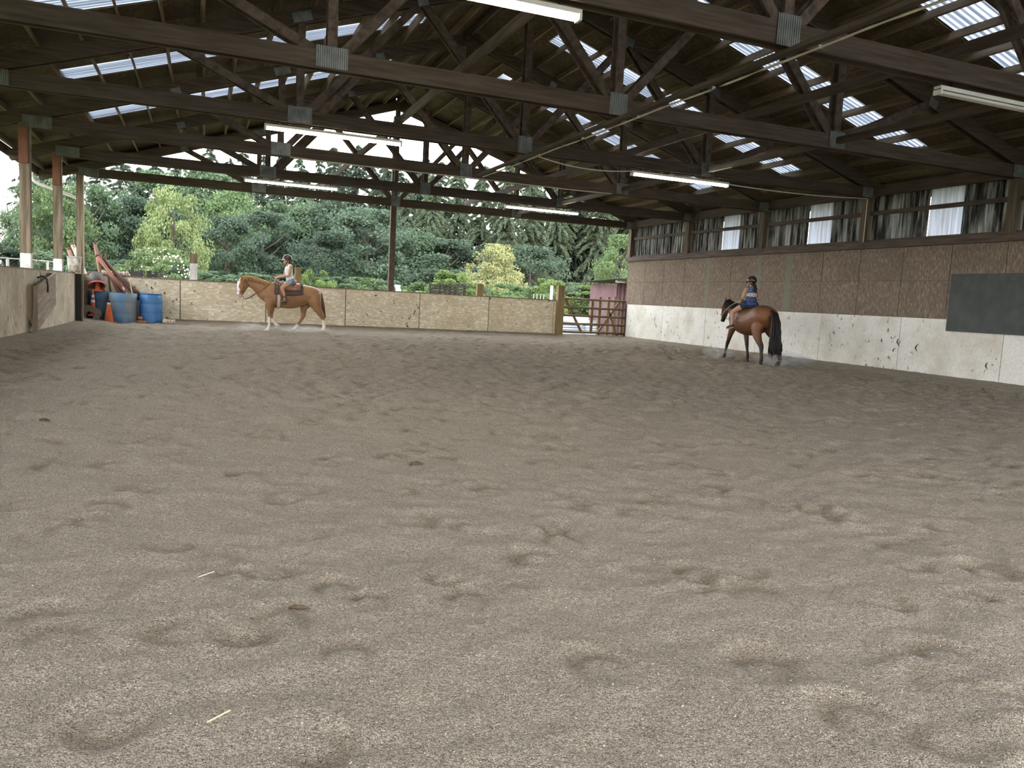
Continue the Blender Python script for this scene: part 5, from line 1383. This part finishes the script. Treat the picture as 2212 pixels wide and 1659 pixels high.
    for i in range(M_):
        for k in range(N): fs.append((i*N+k, i*N+(k+1) % N, (i+1)*N+(k+1) % N, (i+1)*N+k))
    hl.add(vs, fs)
    def place(m): m.v = [tuple(hc+f*x+sdv*y+Vector((0,0,1))*z) for x, y, z in m.v]; return m
    hme = place(hl).mesh('helmet', True); hme.materials.append(m_helmet); ho = link('helmet', hme, None, root)
    sl = ho.modifiers.new('shell', 'SOLIDIFY'); sl.thickness = 0.012; sl.offset = -1
    pk_ = MB(); rows_ = []
    for i, (ext, dz) in enumerate(((0.0, 0.0), (0.035, -0.006), (0.055, -0.016))):
        for k in range(13):
            an = -1.05+2.1*k/12; rows_.append(((0.119*sc+ext*math.cos(an*0.9))*math.cos(an)-0.006, (0.098*sc+ext*0.15)*math.sin(an), 0.018+dz))
    fs = []
    for i in range(2):
        for k in range(12): fs.append((i*13+k, i*13+k+1, (i+1)*13+k+1, (i+1)*13+k))
    po = link('peak', place(pk_.add(rows_, fs)).mesh('peak', True), J.get('trim', m_helmet), ho)
    sl = po.modifiers.new('shell', 'SOLIDIFY'); sl.thickness = 0.006
    if J.get('trim'):
        tr_ = MB(); tr_.tube([(0.118*math.cos(a)*sc-0.008, 0.0, 0.028+0.122*sc*math.sin(a)) for a in [math.pi*q/14 for q in range(0, 14)]], [(0.030, 0.004)]*14, 8, (0,1,0))
        place(tr_).build('trim_band', J['trim'], ho, True)
    st = MB()
    for s in (-1, 1): st.tube([(-0.02, s*0.088*sc, -0.01), (0.02, s*0.074*sc, -0.06), (0.045, s*0.03, -0.112*sc), (0.05, 0, -0.118*sc)], 0.007, 6)
    place(st).build('chin_strap', m_black, ho, True)
    hr = MB(); hair(hr, hc, f, sdv); hr.build('hair', J['hairmat'], root, True)
    return root
m_boot = mk('worn brown boot leather', (0.085,0.050,0.032), (0.17,0.105,0.065), (14,14,14), 1.0, 0.6)
m_shoe = mk('dark canvas shoe', (0.035,0.033,0.030), (0.06,0.055,0.05), (14,14,14), 1.0, 0.8)
m_sole = mk('cream rubber sole', (0.50,0.45,0.36), None, rough=0.7)
m_denim = mk('faded blue denim', (0.13,0.20,0.29), (0.24,0.33,0.43), (26,26,26), 1.0, 0.9)
m_navyshort = mk('dark blue shorts', (0.020,0.032,0.048), (0.032,0.048,0.068), (26,26,26), 1.0, 0.9)

def rp(a, b, y=0.0): return (0.80312-0.0010537*a-0.0000231*b, y, 2.23213+0.0000641*a-0.0010867*b)
J1 = dict(pelvis=rp(795, 790), waist=rp(772, 690), ribs=rp(755, 570), chest=rp(752, 490), shoulders=rp(765, 425), neck0=rp(752, 392), neck1=rp(728, 330), head=rp(712, 262), face=(1, 0.0, -0.05),
    shL=rp(795, 445, .165), elL=rp(735, 655, .205), wrL=rp(495, 700, .09), hdL=rp(400, 706, .06), shR=rp(745, 445, -.165), elR=rp(640, 655, -.21), wrR=rp(400, 695, -.09), hdR=rp(290, 722, -.06), hup=(0, 0.1, 1),
    hipL=rp(790, 835, .10), knL=rp(560, 968, .325), anL=rp(622, 1190, .350), heelL=rp(662, 1320, .36), toeL=rp(520, 1330, .38),
    hipR=rp(790, 835, -.10), knR=rp(560, 968, -.325), anR=rp(622, 1190, -.350), heelR=rp(662, 1320, -.36), toeR=rp(520, 1330, -.38), hem=0.035, short=0.40, trim=m_helmetwhite, hairmat=m_blondbun)
def hair1(mb, hc, f, s):
    b = hc-f*0.085+Vector((0,0,-0.06)); mb.ball(tuple(b-f*0.025+Vector((0,0,-0.02))), (0.035, 0.04, 0.032), 10, 8); mb.ball(tuple(hc-f*0.055+Vector((0,0,-0.045))), (0.045, 0.062, 0.05), 10, 8)
def shirt1(co): return np.tile(c3(0.66, 0.63, 0.64), (len(co), 1))
make_person('person', 'rider in white sleeveless top, denim shorts and black helmet holding reins', (2.2, 22.9, 0), math.pi, J1, (0.40, 0.225, 0.145), None, shirt1, m_denim, 'boot', hair1, 1.0)

# ---- bay horse, walking away along the right wall
trunk2 = [(.87,1.13,.93,.07), (.80,1.22,.87,.16), (.66,1.32,.79,.22), (.46,1.41,.72,.26), (.22,1.35,.67,.30), (-.04,1.33,.67,.325), (-.24,1.37,.71,.32), (-.42,1.42,.80,.315), (-.58,1.40,.86,.30), (-.73,1.33,.90,.25), (-.83,1.22,.97,.15)]
neck2 = [(.50,1.08,.29,.16), (.68,1.18,.245,.13), (.86,1.28,.19,.105), (1.02,1.36,.150,.09), (1.12,1.40,.13,.085), (1.18,1.415,.11,.08)]
head2 = [(1.17,1.46,.075,.06), (1.20,1.40,.125,.088), (1.235,1.31,.135,.094), (1.275,1.20,.108,.075), (1.31,1.09,.080,.058), (1.335,1.00,.070,.054), (1.345,.95,.048,.040)]
legs2 = [
    [(.56,.98,.15,.13,.10), (.60,.80,.155,.10,.08), (.68,.65,.15,.072,.065), (.76,.50,.14,.055), (.795,.44,.135,.054), (.83,.36,.13,.042), (.88,.22,.125,.036), (.905,.14,.125,.046), (.935,.09,.12,.042), (.955,.05,.12,.056), (.96,.03,.12,.056)],
    [(.54,.98,-.15,.13,.10), (.50,.80,-.16,.10,.08), (.44,.64,-.16,.070,.062), (.40,.49,-.16,.055), (.385,.44,-.16,.054), (.365,.35,-.16,.042), (.325,.21,-.16,.036), (.31,.14,-.16,.046), (.32,.09,-.16,.042), (.33,.05,-.16,.055), (.335,.03,-.16,.055)],
    [(-.50,1.06,.13,.25,.14), (-.50,.88,.16,.20,.125), (-.55,.72,.185,.13,.10), (-.68,.56,.20,.082,.068), (-.79,.46,.21,.072,.055), (-.82,.38,.215,.052), (-.84,.25,.22,.044), (-.855,.15,.22,.054), (-.845,.09,.22,.048), (-.835,.05,.22,.060), (-.83,.03,.22,.060)],
    [(-.50,1.06,-.13,.25,.14), (-.55,.88,-.16,.20,.125), (-.64,.74,-.18,.13,.10), (-.82,.60,-.19,.082,.068), (-.94,.50,-.19,.072,.055), (-.96,.41,-.19,.052), (-.97,.28,-.19,.044), (-.985,.19,-.19,.054), (-.965,.13,-.19,.048), (-.945,.09,-.19,.058), (-.94,.075,-.19,.058)]]
hoof2 = [(.955,.12,.005,0), (.325,-.16,.005,0), (-.835,.22,.005,0), (-.935,-.19,.035,0.5)]
def col2(co):
    x, y, z = co.T; col = np.tile(c3(0.125, 0.050, 0.021), (len(x), 1))
    col = blend(col, sstep(-x, 0.2, 0.7)*sstep(z, 0.7, 0.95)*0.6, (0.19, 0.080, 0.028))
    col = blend(col, sstep(z, 1.28, 1.42)*0.6, (0.050, 0.023, 0.014))
    col = blend(col, sstep(-z, -0.66, -0.44), (0.016, 0.012, 0.010))
    col = blend(col, sstep(x, 1.10, 1.24)*0.5, (0.05, 0.025, 0.016))
    col = blend(col, sstep(x, 1.15, 1.25)*sstep(-z, -1.12, -1.0), (0.018, 0.015, 0.014))
    return col
def tail2(t, R):
    j = lambda s: (R.random()-0.5)*s
    w = R.random()-0.5; q = R.random()
    P = [Vector((-.74+j(.03), j(.05), 1.31)), Vector((-.90-.03*q, w*.14+j(.02), 1.23)), Vector((-.95-.07*q, w*.21+j(.03), 1.02)), Vector((-.97-.09*q, w*.25+j(.03), .80)), Vector((-.98-.10*q, w*.29+j(.04), .55)), Vector((-.99-.12*q, w*.33+j(.06), .30+.16*R.random()))]
    e_ = P[-1]+Vector((j(.06), j(.05), -.14*R.random())); P.append(e_)
    return P, [0.008, 0.013, 0.015, 0.014, 0.011, 0.007, 0.0015]
H2LOC = (12.42, 15.58, 0.0); H2ROT = math.atan2(.995, .1)
H2 = make_horse('horse', 'dark bay horse with black tail walking away beside right wall', H2LOC, H2ROT, trunk2, neck2, head2, legs2, hoof2, col2,
    [(1.17,1.50,1.19,1.63,1), (1.17,1.50,1.19,1.63,-1)], (1.265,1.33,0.088),
    [(1.16,0,1.53), (1.05,0,1.515), (.90,0,1.475), (.74,0,1.435), (.58,0,1.42)], m_blackhair, 0.20, tail2, 190, m_blackhair, m_hoofdark)
# bridle on the bay
br = empty('bridle', H2LOC, H2ROT, 'bridle with pale grey rein on the bay horse', 'bridle')
m_rein = mk('pale rope rein', (0.34,0.33,0.31), (0.44,0.43,0.40), (30,30,30), 1.0, 0.8)
def at2(x, z, y=0.0): return Vector((x, y, z))
def hoop2(p0, p1, w, r, name):
    pts = []
    for k in range(17):
        an = 2*math.pi*k/16; c = p0.lerp(p1, 0.5-0.5*math.cos(an)); pts.append(c+Vector((0, w*math.sin(an), 0)))
    MB().tube(pts, r, 6, cap=False).build(name, m_darkleather, br, True)
hoop2(at2(1.40, 1.14), at2(1.20, 1.10), .078, .007, 'noseband'); hoop2(at2(1.10, 1.53), at2(1.12, 1.26), .10, .007, 'throat_latch')
for sy in (-1, 1):
    MB().tube([at2(1.18, 1.50, sy*.07), at2(1.22, 1.34, sy*.104), at2(1.27, 1.17, sy*.088), at2(1.30, 1.03, sy*.064)], .007, 6).build('cheek_strap', m_darkleather, br, True)
    MB().lathe([(0.018, -0.004), (0.028, -0.004), (0.028, 0.004), (0.018, 0.004)], 14, ring=True).build('bit_ring', m_silver, br).location = at2(1.295, 1.02, sy*.066)
    P, _ = smooth_path([at2(1.295, 1.02, sy*.07), at2(1.10, 1.14, sy*.17), at2(.85, 1.30, sy*.19), at2(.60, 1.43, sy*.16), at2(.38, 1.50, sy*.09)], [.01]*5, 6)
    MB().tube(P, .008, 6).build('rein', m_rein, br, True)
J2 = dict(pelvis=(.10,0,1.47), waist=(.115,0,1.57), ribs=(.13,0,1.66), chest=(.14,0,1.73), shoulders=(.135,0,1.795), neck0=(.145,0,1.83), neck1=(.155,0,1.89), head=(.165,0,1.965), face=(1, .45, -.1),
    shL=(.13,.155,1.775), elL=(.12,.235,1.585), wrL=(.31,.12,1.50), hdL=(.39,.08,1.49), shR=(.13,-.155,1.775), elR=(.12,-.235,1.585), wrR=(.31,-.12,1.50), hdR=(.39,-.08,1.49), hup=(0, 0.1, 1),
    hipL=(.12,.10,1.44), knL=(.33,.345,1.215), anL=(.255,.385,.93), heelL=(.21,.395,.865), toeL=(.44,.415,.815),
    hipR=(.12,-.10,1.44), knR=(.33,-.345,1.215), anR=(.255,-.385,.93), heelR=(.21,-.395,.865), toeR=(.44,-.415,.815), hem=-0.075, hemr=(.182, .140), short=0.42, hairmat=m_hair)
def hair2(mb, hc, f, s):
    mb.ball(tuple(hc-f*0.05+Vector((0,0,-0.045))), (0.06, 0.066, 0.055), 12, 8)
    R = random.Random(2); b = hc-f*0.10+Vector((0,0,-0.05))
    for i in range(26):
        j = Vector((R.uniform(-1,1), R.uniform(-1,1), 0))*0.022
        mb.tube([b+f*0.03, b+j-f*0.015+Vector((0,0,-.04)), b+j*1.5-f*0.02+Vector((0,0,-.14)), b+j*1.1-f*0.012+Vector((0,0,-.23-0.04*R.random()))], [.010, .014, .013, .002], 5)
def shirt2(co):
    x, y, z = co.T; col = np.tile(c3(0.035, 0.055, 0.16), (len(x), 1))
    R = np.sin(x*95+np.sin(z*60)*1.5)*np.sin(y*88+np.sin(z*45))*np.sin(z*100)
    col = blend(col, sstep(z, 1.705, 1.72)*sstep(R, -0.1, 0.2)*0.7, (0.26, 0.29, 0.38))
    band = sstep(z, 1.605, 1.615)*sstep(-z, -1.705, -1.695)
    col = blend(col, band, (0.52, 0.49, 0.40))
    dots = sstep(np.cos(y*78)*np.cos((z-1.655)*70+np.sign(np.cos(y*39))*0.5), 0.45, 0.7)
    col = blend(col, band*dots, (0.05, 0.05, 0.10))
    st = sstep(np.cos((z-0.02*np.cos(y*40))*150), 0.86, 0.98)*sstep(-z, -1.59, -1.58)
    col = blend(col, st*0.6, (0.30, 0.33, 0.42))
    return col
make_person('person', 'rider in patterned navy sleeveless top with black helmet and dark ponytail', H2LOC, H2ROT, J2, (0.40, 0.235, 0.17), None, shirt2, m_navyshort, 'shoe', hair2, 0.95)

for hx, hz, root_, sp_ in ((hp(236, 945)[0], hp(236, 945)[1], H1, 0.040), (1.378, .985, H2, 0.034)):
    for sy in (-1, 1): MB().ball((hx, sy*sp_, hz), (0.012, 0.010, 0.016), 8, 6).build('nostril', m_eye, root_, True)

# ---- dust kicked up by the hooves
def mk_dust(name, dens):
    m = bpy.data.materials.new(name); m.use_nodes = True; nt = m.node_tree; nt.nodes.clear()
    out = nt.nodes.new('ShaderNodeOutputMaterial'); vo = nt.nodes.new('ShaderNodeVolumeScatter'); vo.inputs['Color'].default_value = (0.88,0.83,0.77,1)
    tc = nt.nodes.new('ShaderNodeTexCoord'); gr_ = nt.nodes.new('ShaderNodeTexGradient'); gr_.gradient_type = 'SPHERICAL'
    nt.links.new(tc.outputs['Object'], gr_.inputs[0])
    n = noise(nt, tc.outputs['Object'], 2.2, 4, 0.6, 0.42, 0.75)
    a = nt.nodes.new('ShaderNodeMath'); a.operation = 'MULTIPLY'; nt.links.new(gr_.outputs['Fac'], a.inputs[0]); nt.links.new(n, a.inputs[1])
    b = nt.nodes.new('ShaderNodeMath'); b.operation = 'MULTIPLY'; b.inputs[1].default_value = dens; nt.links.new(a.outputs[0], b.inputs[0])
    nt.links.new(b.outputs[0], vo.inputs['Density']); nt.links.new(vo.outputs[0], out.inputs['Volume'])
    return m
m_dust = mk_dust('dust haze', 8.0)
for x, y, z, rx, ry, rz, lb in ((1.20, 22.75, 0.10, 0.55, 0.30, 0.17, 'pale dust puff rising ahead of the chestnut horse'), (2.60, 22.8, 0.08, 0.9, 0.35, 0.14, 'thin dust haze under the chestnut horse'), (12.25, 16.55, 0.16, 0.50, 0.40, 0.26, 'pale dust puff at the forefoot of the bay horse'), (12.75, 14.7, 0.16, 0.9, 0.6, 0.28, 'thin dust haze behind the bay horse')):
    o = MB().ball((0,0,0), 1.0, 20, 14).build('dust_puff', m_dust); o.location = (x, y, z); o.scale = (rx, ry, rz)
    tag(o, lb, 'dust', kind='stuff')
